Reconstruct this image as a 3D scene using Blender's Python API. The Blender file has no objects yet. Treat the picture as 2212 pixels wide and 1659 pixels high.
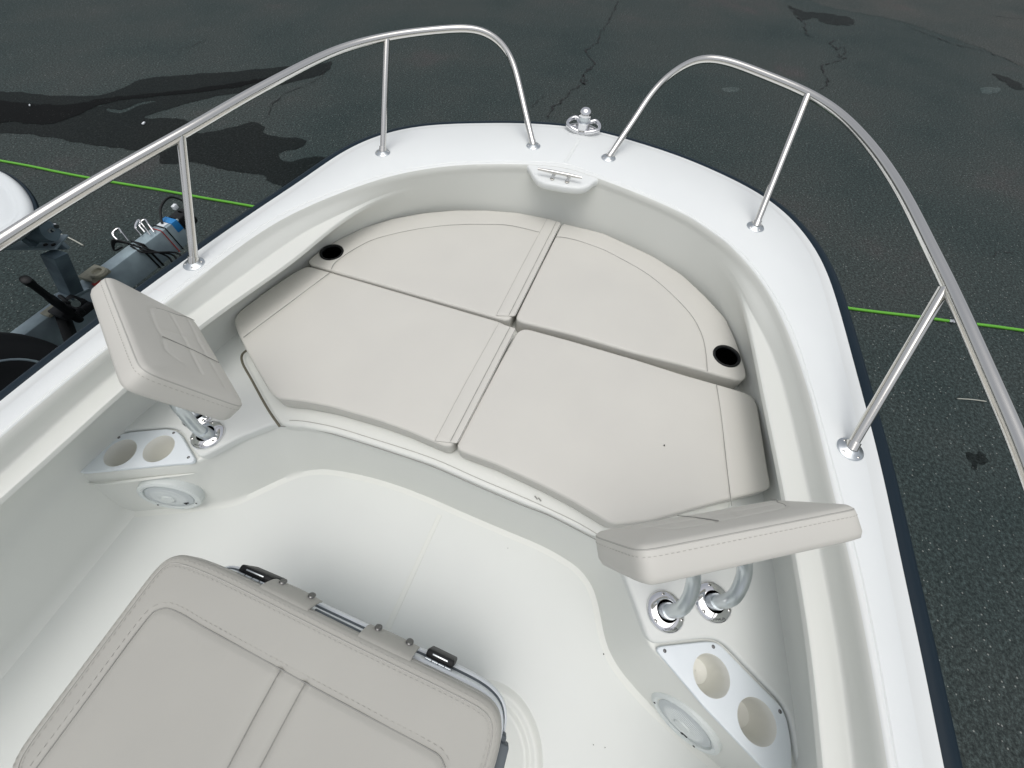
import bpy, bmesh, math, random
import numpy as np
from mathutils import Vector, Matrix, noise
from mathutils.geometry import delaunay_2d_cdt
random.seed(4); rng = np.random.default_rng(4)
scene = bpy.context.scene
COL = scene.collection
PI = math.pi

# ---------------------------------------------------------------- camera and survey helper
CAM = np.array([0, -0.246, 0.819])
YAW, PITCH, ROLL, FPX, W, H = math.radians(14.969), math.radians(58.70), math.radians(3.66), 800., 2212, 1659
FW = np.array([math.cos(PITCH)*math.cos(YAW), math.cos(PITCH)*math.sin(YAW), -math.sin(PITCH)])
_r = np.cross(FW, [0, 0, 1.]); _r /= np.linalg.norm(_r); _u = np.cross(_r, FW)
RT = math.cos(ROLL)*_r + math.sin(ROLL)*_u
UP = -math.sin(ROLL)*_r + math.cos(ROLL)*_u

def at(px, py, z):
    """surveyed point of the photograph on the level z -> boat coordinates (x forward, y to port)"""
    d = FW + (px-W/2)/FPX*RT - (py-H/2)/FPX*UP
    p = CAM + d*(z-CAM[2])/d[2]
    return Vector((p[0], p[1], z))
def ats(pts, z): return [at(a, b, z) for a, b in pts]

cam_d = bpy.data.cameras.new('camera'); cam = bpy.data.objects.new('camera', cam_d); COL.objects.link(cam)
cam_d.sensor_width = 36; cam_d.lens = FPX/W*36; cam_d.clip_start = 0.03; cam_d.clip_end = 2000
cam.matrix_world = Matrix(((RT[0], UP[0], -FW[0], CAM[0]), (RT[1], UP[1], -FW[1], CAM[1]), (RT[2], UP[2], -FW[2], CAM[2]), (0, 0, 0, 1)))
scene.camera = cam

# levels (metres, gunwale = 0)
GROUND = -1.5; FLOOR = -0.50; PLAT = -0.257; LOW = -0.275; LID = -0.25; CUSH = -0.18

# ---------------------------------------------------------------- materials
def mat(name, col, rough=.5, metal=0., coat=0., bump=None, vary=None, spec=None, sheen=0):
    m = bpy.data.materials.new(name); m.use_nodes = True
    n = m.node_tree.nodes; l = m.node_tree.links
    b = n['Principled BSDF']
    b.inputs['Base Color'].default_value = (*col, 1); b.inputs['Roughness'].default_value = rough
    b.inputs['Metallic'].default_value = metal; b.inputs['Coat Weight'].default_value = coat
    if coat: b.inputs['Coat Roughness'].default_value = .12
    if spec is not None: b.inputs['Specular IOR Level'].default_value = spec
    tc = n.new('ShaderNodeTexCoord')
    if vary:                                    # (scale, amount) gentle tone variation
        t = n.new('ShaderNodeTexNoise'); t.inputs['Scale'].default_value = vary[0]; t.inputs['Detail'].default_value = 5
        l.new(tc.outputs['Object'], t.inputs['Vector'])
        r = n.new('ShaderNodeValToRGB'); a = vary[1]
        r.color_ramp.elements[0].position = .3; r.color_ramp.elements[1].position = .7
        r.color_ramp.elements[0].color = (col[0]*(1-a), col[1]*(1-a), col[2]*(1-a*.8), 1)
        r.color_ramp.elements[1].color = (min(1, col[0]*(1+a)), min(1, col[1]*(1+a)), min(1, col[2]*(1+a)), 1)
        l.new(t.outputs['Fac'], r.inputs['Fac']); l.new(r.outputs['Color'], b.inputs['Base Color'])
    if bump:
        prev = None
        for (sc, st, dist) in bump:
            t = n.new('ShaderNodeTexNoise'); t.inputs['Scale'].default_value = sc; t.inputs['Detail'].default_value = 3
            l.new(tc.outputs['Object'], t.inputs['Vector'])
            bp = n.new('ShaderNodeBump'); bp.inputs['Strength'].default_value = st; bp.inputs['Distance'].default_value = dist
            l.new(t.outputs['Fac'], bp.inputs['Height'])
            if prev: l.new(prev.outputs['Normal'], bp.inputs['Normal'])
            prev = bp
        l.new(prev.outputs['Normal'], b.inputs['Normal'])
    return m

GEL = (.72, .735, .695)
M = {}
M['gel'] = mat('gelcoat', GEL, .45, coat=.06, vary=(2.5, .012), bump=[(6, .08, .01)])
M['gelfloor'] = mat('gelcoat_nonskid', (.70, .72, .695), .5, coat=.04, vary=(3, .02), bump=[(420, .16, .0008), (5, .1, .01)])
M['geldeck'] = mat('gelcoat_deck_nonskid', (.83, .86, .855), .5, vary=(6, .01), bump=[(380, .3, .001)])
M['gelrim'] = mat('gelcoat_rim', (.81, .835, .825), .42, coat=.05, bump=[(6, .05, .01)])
M['plate'] = mat('white_plastic_plate', (.74, .79, .82), .4, vary=(8, .01))
M['cream'] = mat('cream_plastic', (.76, .76, .71), .45)
M['vinyl'] = mat('beige_vinyl', (.605, .595, .55), .55, vary=(5, .02), bump=[(700, .22, .0006), (14, .12, .006)])
M['vinyl_cool'] = mat('cooler_vinyl', (.405, .40, .365), .55, vary=(5, .025), bump=[(700, .25, .0006), (12, .15, .006)])
M['seam'] = mat('seam_shadow_thread', (.30, .30, .28), .8)
M['piping'] = mat('welt_piping', (.44, .435, .405), .6)
M['thread'] = mat('stitch_thread', (.46, .455, .42), .8)
M['steel'] = mat('stainless_tube', (.72, .71, .68), .14, metal=1, bump=[(60, .04, .002)])
M['chrome'] = mat('chrome', (.82, .82, .83), .05, metal=1)
M['alu'] = mat('satin_aluminium', (.62, .66, .68), .3, metal=1)
M['rub'] = mat('navy_rubber', (.005, .016, .027), .5, spec=.22)
M['black'] = mat('black_plastic', (.006, .007, .008), .5, spec=.3)
M['hole'] = mat('black_cup_liner', (.001, .001, .001), .9, spec=0)
M['darkgap'] = mat('dark_groove_line', (.16, .15, .11), .7)
M['gasket'] = mat('grey_gasket', (.10, .12, .135), .6)
M['white'] = mat('cooler_white', (.80, .84, .87), .4)
M['grille'] = mat('speaker_plastic', (.66, .70, .69), .45)
M['grillemesh'] = mat('speaker_mesh', (.52, .56, .57), .6)
M['galv'] = mat('galvanised_steel', (.36, .45, .48), .5, metal=.35, vary=(7, .25), bump=[(40, .2, .003)])
M['galvd'] = mat('dark_galvanised', (.16, .22, .25), .55, metal=.3, vary=(9, .3))
M['tyre'] = mat('tyre_rubber', (.012, .014, .016), .75, bump=[(80, .3, .003)])
M['blue'] = mat('blue_tape', (.02, .22, .55), .5)
M['red'] = mat('red_plastic', (.45, .04, .03), .5)
M['tan'] = mat('worn_winch_strap', (.38, .37, .28), .7, vary=(30, .2))
M['green'] = mat('green_hose', (.12, .42, .03), .45)
M['hullw'] = mat('hull_white', (.74, .78, .79), .4, coat=.1)
M['hulld'] = mat('hull_darkened', (.03, .04, .06), .25)  # hull side out of view, made dark so the ground nearby renders darker
M['screw'] = mat('screw_steel', (.22, .22, .22), .3, metal=1)
M['debris'] = mat('pale_twig', (.42, .43, .38), .8)
M['inkblack'] = mat('engraving', (.03, .03, .035), .6)

def asphalt(name, dark, wet, tint=(1, 1, 1)):
    m = bpy.data.materials.new(name); m.use_nodes = True
    n = m.node_tree.nodes; l = m.node_tree.links; b = n['Principled BSDF']
    tc = n.new('ShaderNodeTexCoord')
    def nz(sc, det=4, rg=.6):
        t = n.new('ShaderNodeTexNoise'); t.inputs['Scale'].default_value = sc; t.inputs['Detail'].default_value = det
        t.inputs['Roughness'].default_value = rg; l.new(tc.outputs['Object'], t.inputs['Vector']); return t
    def ramp(src, stops):
        r = n.new('ShaderNodeValToRGB'); l.new(src, r.inputs['Fac'])
        e = r.color_ramp.elements
        e[0].position = stops[0][0]; e[0].color = (*stops[0][1], 1); e[1].position = stops[-1][0]; e[1].color = (*stops[-1][1], 1)
        for p, c in stops[1:-1]:
            x = e.new(p); x.color = (*c, 1)
        return r
    d = dark; tr_, tg_, tb_ = tint
    big = ramp(nz(.55, 5).outputs['Fac'], [(.25, (.030*d*tr_, .045*d*tg_, .045*d*tb_)), (.45, (.041*d*tr_, .055*d*tg_, .054*d*tb_)), (.62, (.049*d*tr_, .060*d*tg_, .058*d*tb_)), (.75, (.066*d*tr_, .064*d*tg_, .064*d*tb_))])
    grain = ramp(nz(46, 8, .88).outputs['Fac'], [(.37, (.14,)*3), (.5, (.88,)*3), (.64, (2.7,)*3)])
    mx = n.new('ShaderNodeMix'); mx.data_type = 'RGBA'; mx.blend_type = 'MULTIPLY'; mx.inputs[0].default_value = .85
    l.new(big.outputs['Color'], mx.inputs[6]); l.new(grain.outputs['Color'], mx.inputs[7])
    v = n.new('ShaderNodeTexVoronoi'); v.inputs['Scale'].default_value = 46; l.new(tc.outputs['Object'], v.inputs['Vector'])
    lt = n.new('ShaderNodeMath'); lt.operation = 'LESS_THAN'; lt.inputs[1].default_value = .2; l.new(v.outputs['Distance'], lt.inputs[0])
    sep = n.new('ShaderNodeSeparateColor'); l.new(v.outputs['Color'], sep.inputs[0])
    gt = n.new('ShaderNodeMath'); gt.operation = 'GREATER_THAN'; gt.inputs[1].default_value = .86; l.new(sep.outputs[0], gt.inputs[0])
    mu = n.new('ShaderNodeMath'); mu.operation = 'MULTIPLY'; l.new(lt.outputs[0], mu.inputs[0]); l.new(gt.outputs[0], mu.inputs[1])
    mu2 = n.new('ShaderNodeMath'); mu2.operation = 'MULTIPLY'; l.new(mu.outputs[0], mu2.inputs[0]); mu2.inputs[1].default_value = .15 if wet else .6
    m2 = n.new('ShaderNodeMix'); m2.data_type = 'RGBA'; l.new(mu2.outputs[0], m2.inputs[0]); l.new(mx.outputs[2], m2.inputs[6])
    m2.inputs[7].default_value = (.34, .36, .34, 1)
    l.new(m2.outputs[2], b.inputs['Base Color'])
    b.inputs['Roughness'].default_value = .6 if wet else .85
    b.inputs['Specular IOR Level'].default_value = .05 if wet else .12
    bp = n.new('ShaderNodeBump'); bp.inputs['Strength'].default_value = .25 if wet else .6; bp.inputs['Distance'].default_value = .004
    l.new(nz(120, 3, .7).outputs['Fac'], bp.inputs['Height']); l.new(bp.outputs['Normal'], b.inputs['Normal'])
    return m
M['asphalt'] = asphalt('asphalt', .92, False)
M['wet'] = asphalt('wet_asphalt', .26, True)
M['wetdark'] = asphalt('soaked_asphalt', .05, True)
M['old'] = asphalt('worn_brown_asphalt', 1.05, False, (1.12, 1.0, .98))
M['oil'] = asphalt('oil_darkened_asphalt', .34, True)
M['crack'] = mat('crack_shadow', (.012, .014, .015), .9)
M['pale'] = asphalt('pale_scuff_asphalt', 1.45, False)

# ---------------------------------------------------------------- mesh helpers
def link(name, verts, faces, m, parent=None, smooth=40, mats=None, fm=None):
    me = bpy.data.meshes.new(name); me.from_pydata([tuple(v) for v in verts], [], faces)
    for mm in (mats or [m]): me.materials.append(mm)
    if fm:
        for p, i in zip(me.polygons, fm): p.material_index = i
    bm = bmesh.new(); bm.from_mesh(me)
    if len(verts) > 400: bmesh.ops.holes_fill(bm, edges=[e for e in bm.edges if e.is_boundary], sides=6)
    bmesh.ops.recalc_face_normals(bm, faces=bm.faces); bm.to_mesh(me); bm.free()
    if smooth:
        for p in me.polygons: p.use_smooth = True
        me.set_sharp_from_angle(angle=math.radians(smooth))
    o = bpy.data.objects.new(name, me); COL.objects.link(o)
    if parent:
        o.parent = parent
        o.matrix_parent_inverse = parent.matrix_world.inverted() if False else Matrix.Translation(-parent.location)
    return o
def thing(name, label, cat, loc=(0, 0, 0), group=None):
    o = bpy.data.objects.new(name, None); COL.objects.link(o); o.location = loc; o.empty_display_size = .1
    o['label'] = label; o['category'] = cat
    if group: o['group'] = group
    return o
def tag(o, label=None, cat=None, group=None, kind=None):
    if label: o['label'] = label
    if cat: o['category'] = cat
    if group: o['group'] = group
    if kind: o['kind'] = kind
    return o
class MB:
    """collects shapes into one mesh"""
    def __init__(s): s.v = []; s.f = []
    def add(s, v, f):
        k = len(s.v); s.v += [Vector(p) for p in v]; s.f += [tuple(i+k for i in q) for q in f]; return s
    def box(s, c, sx, sy, sz, R=None, bev=0.):
        c = Vector(c); R = R or Matrix.Identity(3)
        bm = bmesh.new(); bmesh.ops.create_cube(bm, size=1)
        for v in bm.verts: v.co = Vector((v.co.x*sx, v.co.y*sy, v.co.z*sz))
        if bev: bmesh.ops.bevel(bm, geom=bm.edges[:], offset=bev, segments=2, affect='EDGES', profile=.5)
        bm.verts.index_update()
        s.add([c+R @ v.co for v in bm.verts], [[v.index for v in f.verts] for f in bm.faces]); bm.free(); return s
    def tube(s, pts, r, n=12, cap=True, rs=None):
        pts = [Vector(p) for p in pts]; N = len(pts); rings = []
        T = [(pts[min(i+1, N-1)]-pts[max(i-1, 0)]).normalized() for i in range(N)]
        a = T[0].orthogonal().normalized()
        for i in range(N):
            a = (a-T[i]*a.dot(T[i])).normalized(); b = T[i].cross(a)
            rr = rs[i] if rs else r
            rings.append([pts[i]+(a*math.cos(2*PI*k/n)+b*math.sin(2*PI*k/n))*rr for k in range(n)])
        v = [p for R in rings for p in R]; f = []
        for i in range(N-1):
            for k in range(n): f.append((i*n+k, i*n+(k+1) % n, (i+1)*n+(k+1) % n, (i+1)*n+k))
        if cap: f.append(tuple(range(n))[::-1]); f.append(tuple((N-1)*n+k for k in range(n)))
        return s.add(v, f)
    def lathe(s, c, prof, axis=(0, 0, 1), n=32, sx=1, sy=1, xd=None, caps=True):
        ax = Vector(axis).normalized(); c = Vector(c)
        a = (Vector(xd)-ax*Vector(xd).dot(ax)).normalized() if xd else ax.orthogonal().normalized()
        b = ax.cross(a); v = []; f = []
        for (r, z) in prof:
            for k in range(n):
                t = 2*PI*k/n; v.append(c+ax*z+(a*math.cos(t)*sx+b*math.sin(t)*sy)*r)
        for i in range(len(prof)-1):
            for k in range(n): f.append((i*n+k, i*n+(k+1) % n, (i+1)*n+(k+1) % n, (i+1)*n+k))
        if caps and prof[0][0] > 1e-5: f.append(tuple(range(n))[::-1])
        if caps and prof[-1][0] > 1e-5: f.append(tuple((len(prof)-1)*n+k for k in range(n)))
        return s.add(v, f)
    def build(s, name, m, parent=None, smooth=40): return link(name, s.v, s.f, m, parent, smooth)

def catmull(P, n=12, closed=False):
    P = [Vector(p) for p in P]; out = []; N = len(P)
    rngi = range(N if closed else N-1)
    for i in rngi:
        if closed: p0, p1, p2, p3 = P[i-1], P[i], P[(i+1) % N], P[(i+2) % N]
        else:
            p1, p2 = P[i], P[i+1]
            p0 = P[i-1] if i > 0 else p1*2-p2
            p3 = P[i+2] if i+2 < N else p2*2-p1
        # centripetal
        t0 = 0; t1 = t0+max((p1-p0).length, 1e-6)**.5; t2 = t1+max((p2-p1).length, 1e-6)**.5; t3 = t2+max((p3-p2).length, 1e-6)**.5
        for k in range(n):
            t = t1+(t2-t1)*k/n
            A1 = p0*((t1-t)/(t1-t0))+p1*((t-t0)/(t1-t0)); A2 = p1*((t2-t)/(t2-t1))+p2*((t-t1)/(t2-t1)); A3 = p2*((t3-t)/(t3-t2))+p3*((t-t2)/(t3-t2))
            B1 = A1*((t2-t)/(t2-t0))+A2*((t-t0)/(t2-t0)); B2 = A2*((t3-t)/(t3-t1))+A3*((t-t1)/(t3-t1))
            out.append(B1*((t2-t)/(t2-t1))+B2*((t-t1)/(t2-t1)))
    if not closed: out.append(P[-1].copy())
    return out
def resample(P, step=None, n=None, closed=False):
    A = np.array([tuple(p) for p in P]); 
    if closed: A = np.vstack([A, A[:1]])
    d = np.linalg.norm(np.diff(A, axis=0), axis=1); s = np.concatenate([[0], np.cumsum(d)])
    if n is None: n = max(8, int(s[-1]/step))
    t = np.linspace(0, s[-1], n+1 if closed else n)
    if closed: t = t[:-1]
    return np.stack([np.interp(t, s, A[:, k]) for k in range(A.shape[1])], 1)
def smooth_closed(A, it):
    for _ in range(it): A = .25*np.roll(A, 1, 0)+.5*A+.25*np.roll(A, -1, 0)
    return A
def smooth_open(A, it):
    A = A.copy()
    for _ in range(it): A[1:-1] = .25*A[:-2]+.5*A[1:-1]+.25*A[2:]
    return A
def area(A): return .5*np.sum(A[:, 0]*np.roll(A[:, 1], -1)-np.roll(A[:, 0], -1)*A[:, 1])
def inside(P, A):
    x, y = P[:, 0], P[:, 1]; res = np.zeros(len(P), bool); B = np.roll(A, -1, 0)
    for (x1, y1), (x2, y2) in zip(A, B):
        c = (y1 > y) != (y2 > y)
        if y1 != y2: res ^= c & (x < (x2-x1)*(y-y1)/(y2-y1)+x1)
    return res
def dist_poly(P, A, closed=True):
    B = np.roll(A, -1, 0) if closed else A[1:]; A0 = A if closed else A[:-1]
    best = np.full(len(P), 1e9)
    for a, b in zip(A0, B):
        ab = b-a; L = ab@ab+1e-12; t = np.clip(((P-a)@ab)/L, 0, 1); q = a+t[:, None]*ab
        best = np.minimum(best, np.hypot(*(P-q).T))
    return best
def normals_closed(A):
    T = np.roll(A, -1, 0)-np.roll(A, 1, 0); T /= np.linalg.norm(T, axis=1)[:, None]+1e-12
    return np.stack([-T[:, 1], T[:, 0]], 1)      # inward for CCW

def slab(outline, top, bot, rt=.012, rb=.006, puff=0., seams=(), holes=(), grid=.03, corner=8, step=.006, wob=0., seam_d=.0022, seam_w=.004, closed_bottom=True, arc=5):
    """soft or hard panel: rounded edge, crowned top, stitched valleys, real holes. returns (verts, faces, ringtop)"""
    A = resample([(p[0], p[1]) for p in outline], step=step, closed=True)
    A = smooth_closed(A, corner)
    if area(A) < 0: A = A[::-1]
    Nn = smooth_closed(normals_closed(A), 4)
    Nn /= np.linalg.norm(Nn, axis=1)[:, None]
    n = len(A); V = []; F = []; rings = []
    def ring(off, z):
        k = len(V); R = A+Nn*off; V.extend([(p[0], p[1], z) for p in R]); rings.append(k); return R
    if rb:
        ring(rb, bot); ring(rb*.3, bot+rb*.3); ring(0, bot+rb)
    else: ring(0, bot)
    ring(0, top-rt)
    for i in range(1, arc+1):
        t = i/arc*PI/2; R = ring(rt*(1-math.cos(t)), top-rt*(1-math.sin(t)))
    for a, b in zip(rings[:-1], rings[1:]):
        for i in range(n):
            j = (i+1) % n; F.append((a+i, a+j, b+j, b+i))
    last = rings[-1]
    # top cap
    pts = [tuple(p) for p in R]; edges = [(i, (i+1) % n) for i in range(n)]
    hole_rings = []
    for (hx, hy, hr) in holes:
        k = len(pts); m_ = 40
        pts += [(hx+hr*math.cos(2*PI*i/m_), hy+hr*math.sin(2*PI*i/m_)) for i in range(m_)]
        edges += [(k+i, k+(i+1) % m_) for i in range(m_)]; hole_rings.append((k, m_))
    extra = []
    lo, hi = A.min(0), A.max(0)
    gx, gy = np.meshgrid(np.arange(lo[0], hi[0], grid), np.arange(lo[1], hi[1], grid))
    extra.append(np.stack([gx.ravel(), gy.ravel()], 1)+rng.normal(0, grid*.05, (gx.size, 2)))
    if puff: 
        for o in (.006, .014, .026): extra.append((R+Nn*o)[::2])
    SA = []
    for s_ in seams:
        S = resample([(p[0], p[1]) for p in s_], step=.008); SA.append(S)
        T = np.gradient(S, axis=0); T /= np.linalg.norm(T, axis=1)[:, None]+1e-9; Q = np.stack([-T[:, 1], T[:, 0]], 1)
        for o in (0, -.5*seam_w, .5*seam_w, -1.2*seam_w, 1.2*seam_w, -2.2*seam_w, 2.2*seam_w): extra.append(S+Q*o)
    E = np.vstack(extra)
    E = E[inside(E, R)]; E = E[dist_poly(E, R) > .0035]
    for (hx, hy, hr) in holes: E = E[np.hypot(E[:, 0]-hx, E[:, 1]-hy) > hr+.004]
    # thin duplicates
    q = np.round(E/.0022).astype(int); _, ui = np.unique(q, axis=0, return_index=True); E = E[np.sort(ui)]
    pts += [tuple(p) for p in E]
    vo, eo, fo, ov, oe, of_ = delaunay_2d_cdt([Vector(p) for p in pts], edges, [], 0, 1e-9)
    P = np.array([tuple(v) for v in vo]); FF = np.array([f for f in fo if len(f) == 3])
    C = P[FF].mean(1); ok = inside(C, R)
    bidx = np.array([next((x for x in ov[i] if x < n), -1) for i in range(len(P))])
    BI = bidx[FF]; allb = (BI >= 0).all(1); so_ = np.argsort(BI, 1); FS = np.take_along_axis(FF, so_, 1); a_, b_, c_ = P[FS[:, 0]], P[FS[:, 1]], P[FS[:, 2]]
    ar = (b_[:, 0]-a_[:, 0])*(c_[:, 1]-a_[:, 1])-(c_[:, 0]-a_[:, 0])*(b_[:, 1]-a_[:, 1])
    ok = np.where(allb & (np.abs(ar) < 4e-7), ar > 0, ok)
    for (hx, hy, hr) in holes: ok &= np.hypot(C[:, 0]-hx, C[:, 1]-hy) > hr*.995
    FF = FF[ok]
    z = np.full(len(P), float(top))
    db = dist_poly(P, R)
    if puff: z += puff*(1-np.exp(-db/.02))
    for S in SA:
        ds = dist_poly(P, S, False); z -= np.minimum(1, db/.004)*seam_d*np.exp(-(ds/seam_w)**2)
    if wob:
        w_ = np.array([noise.noise(Vector((p[0]*7, p[1]*7, top*9)))+.5*noise.noise(Vector((p[0]*19, p[1]*19, 3.3))) for p in P])
        z += wob*w_*np.minimum(1, db/.03)
    for (hx, hy, hr) in holes:
        pass
    # map boundary verts to ring verts
    base = len(V); mp = {}
    for i in range(len(P)):
        o_ = [x for x in ov[i] if x < n]
        if o_: mp[i] = last+o_[0]
        else: mp[i] = len(V); V.append((P[i][0], P[i][1], z[i]))
    for f in FF:
        g = tuple(mp[i] for i in f)
        if len(set(g)) == 3: F.append(g)
    if closed_bottom and not holes: F.append(tuple(range(n))[::-1])
    return V, F, R
def xf(V, mtx): return [mtx @ Vector(v) for v in V]

# ---------------------------------------------------------------- world and light
SUN_EL, SUN_AZ = math.radians(80), math.radians(258)
w = bpy.data.worlds.new('World'); scene.world = w; w.use_nodes = True
wn = w.node_tree.nodes; wl = w.node_tree.links
sky = wn.new('ShaderNodeTexSky'); sky.sky_type = 'NISHITA'; sky.sun_disc = False; sky.sun_elevation = SUN_EL; sky.sun_rotation = SUN_AZ
sky.air_density = 1.0; sky.dust_density = 4.0; sky.ozone_density = 1.0
hs = wn.new('ShaderNodeHueSaturation'); hs.inputs['Saturation'].default_value = .26
bg = wn['Background']; bg.inputs['Strength'].default_value = .11
wl.new(sky.outputs[0], hs.inputs['Color']); wl.new(hs.outputs[0], bg.inputs['Color'])
sd = bpy.data.lights.new('sun', 'SUN'); sd.energy = .6; sd.angle = math.radians(60); sd.color = (1, .97, .93)
so = bpy.data.objects.new('sun', sd); COL.objects.link(so)
sdir = Vector((math.sin(SUN_AZ)*math.cos(SUN_EL), math.cos(SUN_AZ)*math.cos(SUN_EL), math.sin(SUN_EL)))
so.rotation_euler = sdir.to_track_quat('Z', 'Y').to_euler(); so.location = (0, 0, 12)
scene.view_settings.view_transform = 'Standard'; scene.view_settings.look = 'None'
scene.view_settings.exposure = 0.30; scene.view_settings.gamma = 1

# ---------------------------------------------------------------- ground
tag(link('ground', [(-300, -300, GROUND), (300, -300, GROUND), (300, 300, GROUND), (-300, 300, GROUND)], [(0, 1, 2, 3)], M['asphalt'], smooth=0),
    'dark weathered asphalt yard under the boats', None, kind='structure')
def flat_patch(name, px, z, m, corner=2, holes=(), rough=.02, step=.03):
    A = resample(catmull(ats(px, z), 8, True), step=step, closed=True)[:, :2]
    if area(A) < 0: A = A[::-1]
    Nn = normals_closed(A)
    j = np.array([noise.noise(Vector((p[0]*6, p[1]*6, 1)))+.6*noise.noise(Vector((p[0]*21, p[1]*21, 5))) for p in A])
    A = A+Nn*j[:, None]*rough
    pts = [tuple(p) for p in A]; edges = [(i, (i+1) % len(A)) for i in range(len(A))]; HS = []
    for h in holes:
        B = resample(catmull(ats(h, z), 6, True), step=step, closed=True)[:, :2]
        B = B+np.array([[noise.noise(Vector((p[0]*8, p[1]*8, 2))), noise.noise(Vector((p[0]*8, p[1]*8, 7)))] for p in B])*rough
        k = len(pts); pts += [tuple(p) for p in B]; edges += [(k+i, k+(i+1) % len(B)) for i in range(len(B))]; HS.append(B)
    vo, eo, fo, *_ = delaunay_2d_cdt([Vector(p) for p in pts], edges, [], 0, 1e-9)
    P = np.array([tuple(v) for v in vo]); FF = np.array([f for f in fo if len(f) == 3]); C = P[FF].mean(1)
    ok = inside(C, A)
    for B in HS: ok &= ~inside(C, B)
    return tag(link(name, [(p[0], p[1], z) for p in P], [tuple(int(i) for i in f) for f in FF[ok]], m, smooth=0), kind='structure')
wet = [(-140, 190), (0, 197), (133, 207), (213, 205), (267, 190), (300, 173), (417, 160), (500, 155), (623, 143), (703, 136), (716, 131), (702, 157), (633, 177),
       (567, 193), (467, 207), (383, 230), (310, 253), (397, 258), (430, 287), (500, 275), (547, 263), (567, 273), (573, 290), (663, 305), (653, 317),
       (600, 332), (623, 348), (700, 338), (700, 420), (583, 393), (560, 377), (483, 367), (420, 350), (347, 353), (343, 333), (293, 323), (200, 313), (67, 290), (0, 288), (-140, 280)]
flat_patch('wet_patch', wet, GROUND+.003, M['wet'], rough=.03,
           holes=[[(235, 233), (262, 238), (300, 222), (342, 218), (300, 228), (268, 243), (238, 241)], [(198, 226), (232, 217), (226, 226), (204, 231)]])
flat_patch('wet_patch', [(-140, 215), (0, 215), (60, 222), (150, 226), (215, 214), (290, 205), (420, 192), (560, 170), (615, 163), (560, 178), (420, 200), (330, 208), (230, 222),
                         (165, 248), (130, 262), (90, 268), (40, 262), (-140, 270)], GROUND+.006, M['wetdark'], rough=.04)
flat_patch('dry_scuff', [(2118, 190), (2160, 189), (2157, 198), (2125, 202)], GROUND+.003, M['pale'], rough=.02)
flat_patch('dry_scuff', [(1560, 190), (1597, 190), (1592, 198), (1566, 198)], GROUND+.003, M['pale'], rough=.02)
flat_patch('oil_stain', [(2090, 988), (2108, 976), (2133, 985), (2128, 1010), (2100, 1010)], GROUND+.003, M['oil'], rough=.07, step=.015)
flat_patch('oil_stain', [(1705, 12), (1740, 25), (1800, 30), (1845, 42), (1838, 54), (1790, 52), (1760, 40), (1735, 44), (1718, 30)], GROUND+.003, M['oil'], rough=.09)
flat_patch('oil_stain', [(2148, 160), (2180, 168), (2212, 190), (2200, 196), (2160, 172)], GROUND+.003, M['oil'], rough=.07)
flat_patch('old_asphalt', [(1960, 50), (2080, 90), (2160, 120), (2212, 145), (2400, 180), (2400, -160), (1700, -160), (1760, 5), (1880, 32)], GROUND+.002, M['old'], rough=.08, step=.08)
def crack(px, wid, z=GROUND+.009):
    P = resample(catmull(ats(px, z), 6), step=.012)[:, :2]
    P = P+np.array([[noise.noise(Vector((p[0]*9, p[1]*9, 2))), noise.noise(Vector((p[0]*9, p[1]*9, 9)))] for p in P])*.05
    P = P+np.array([[noise.noise(Vector((p[0]*38, p[1]*38, 2))), noise.noise(Vector((p[0]*38, p[1]*38, 9)))] for p in P])*.016
    T = np.gradient(P, axis=0); T /= np.linalg.norm(T, axis=1)[:, None]+1e-9; Q = np.stack([-T[:, 1], T[:, 0]], 1)
    n = len(P); ww = np.array([1.35*wid*max(0.08, (.55+1.3*noise.noise(Vector((p[0]*12, p[1]*12, 4)))))*min(1, i/8, (n-1-i)/8+.01) for i, p in enumerate(P)])
    V = [(*(P[i]+Q[i]*ww[i]), z) for i in range(n)]+[(*(P[i]-Q[i]*ww[i]), z) for i in range(n)]
    return V, [(i, i+1, n+i+1, n+i) for i in range(n-1)]
crk = [([(1335, 0), (1318, 40), (1300, 68), (1292, 90), (1267, 108), (1275, 125), (1284, 138), (1262, 160), (1262, 178), (1240, 192), (1215, 215), (1190, 240), (1183, 256)], .008),
       ([(1262, 160), (1254, 172), (1262, 182), (1270, 170)], .012), ([(1284, 138), (1270, 148), (1262, 160)], .004),
       ([(1706, 18), (1722, 36), (1738, 50), (1742, 70), (1752, 80)], .011),
       ([(1806, 84), (1794, 92), (1808, 106), (1815, 124), (1828, 124), (1790, 137), (1776, 142), (1780, 158), (1788, 170), (1784, 185), (1765, 195)], .008),
       ([(1808, 106), (1820, 100), (1828, 112), (1815, 124)], .007),
       ([(1965, 58), (1990, 68), (2030, 83), (2075, 98), (2120, 108), (2180, 128), (2212, 142)], .009), ([(2110, 27), (2180, 38), (2260, 44)], .008),
       ([(715, 133), (690, 165), (650, 187), (620, 200), (590, 225), (580, 248), (565, 265)], .005), ([(380, 110), (430, 92), (455, 75)], .006),
       ([(1125, 205), (1150, 200)], .003), ([(2130, 560), (2160, 545), (2205, 548)], .003), ([(40, 350), (90, 370)], .004), ([(1180, 200), (1155, 225), (1130, 250)], .003)]
mb = MB()
for px, wd in crk: mb.add(*crack(px, wd))
tag(mb.build('ground_cracks', M['crack'], smooth=0), kind='structure')

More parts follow.
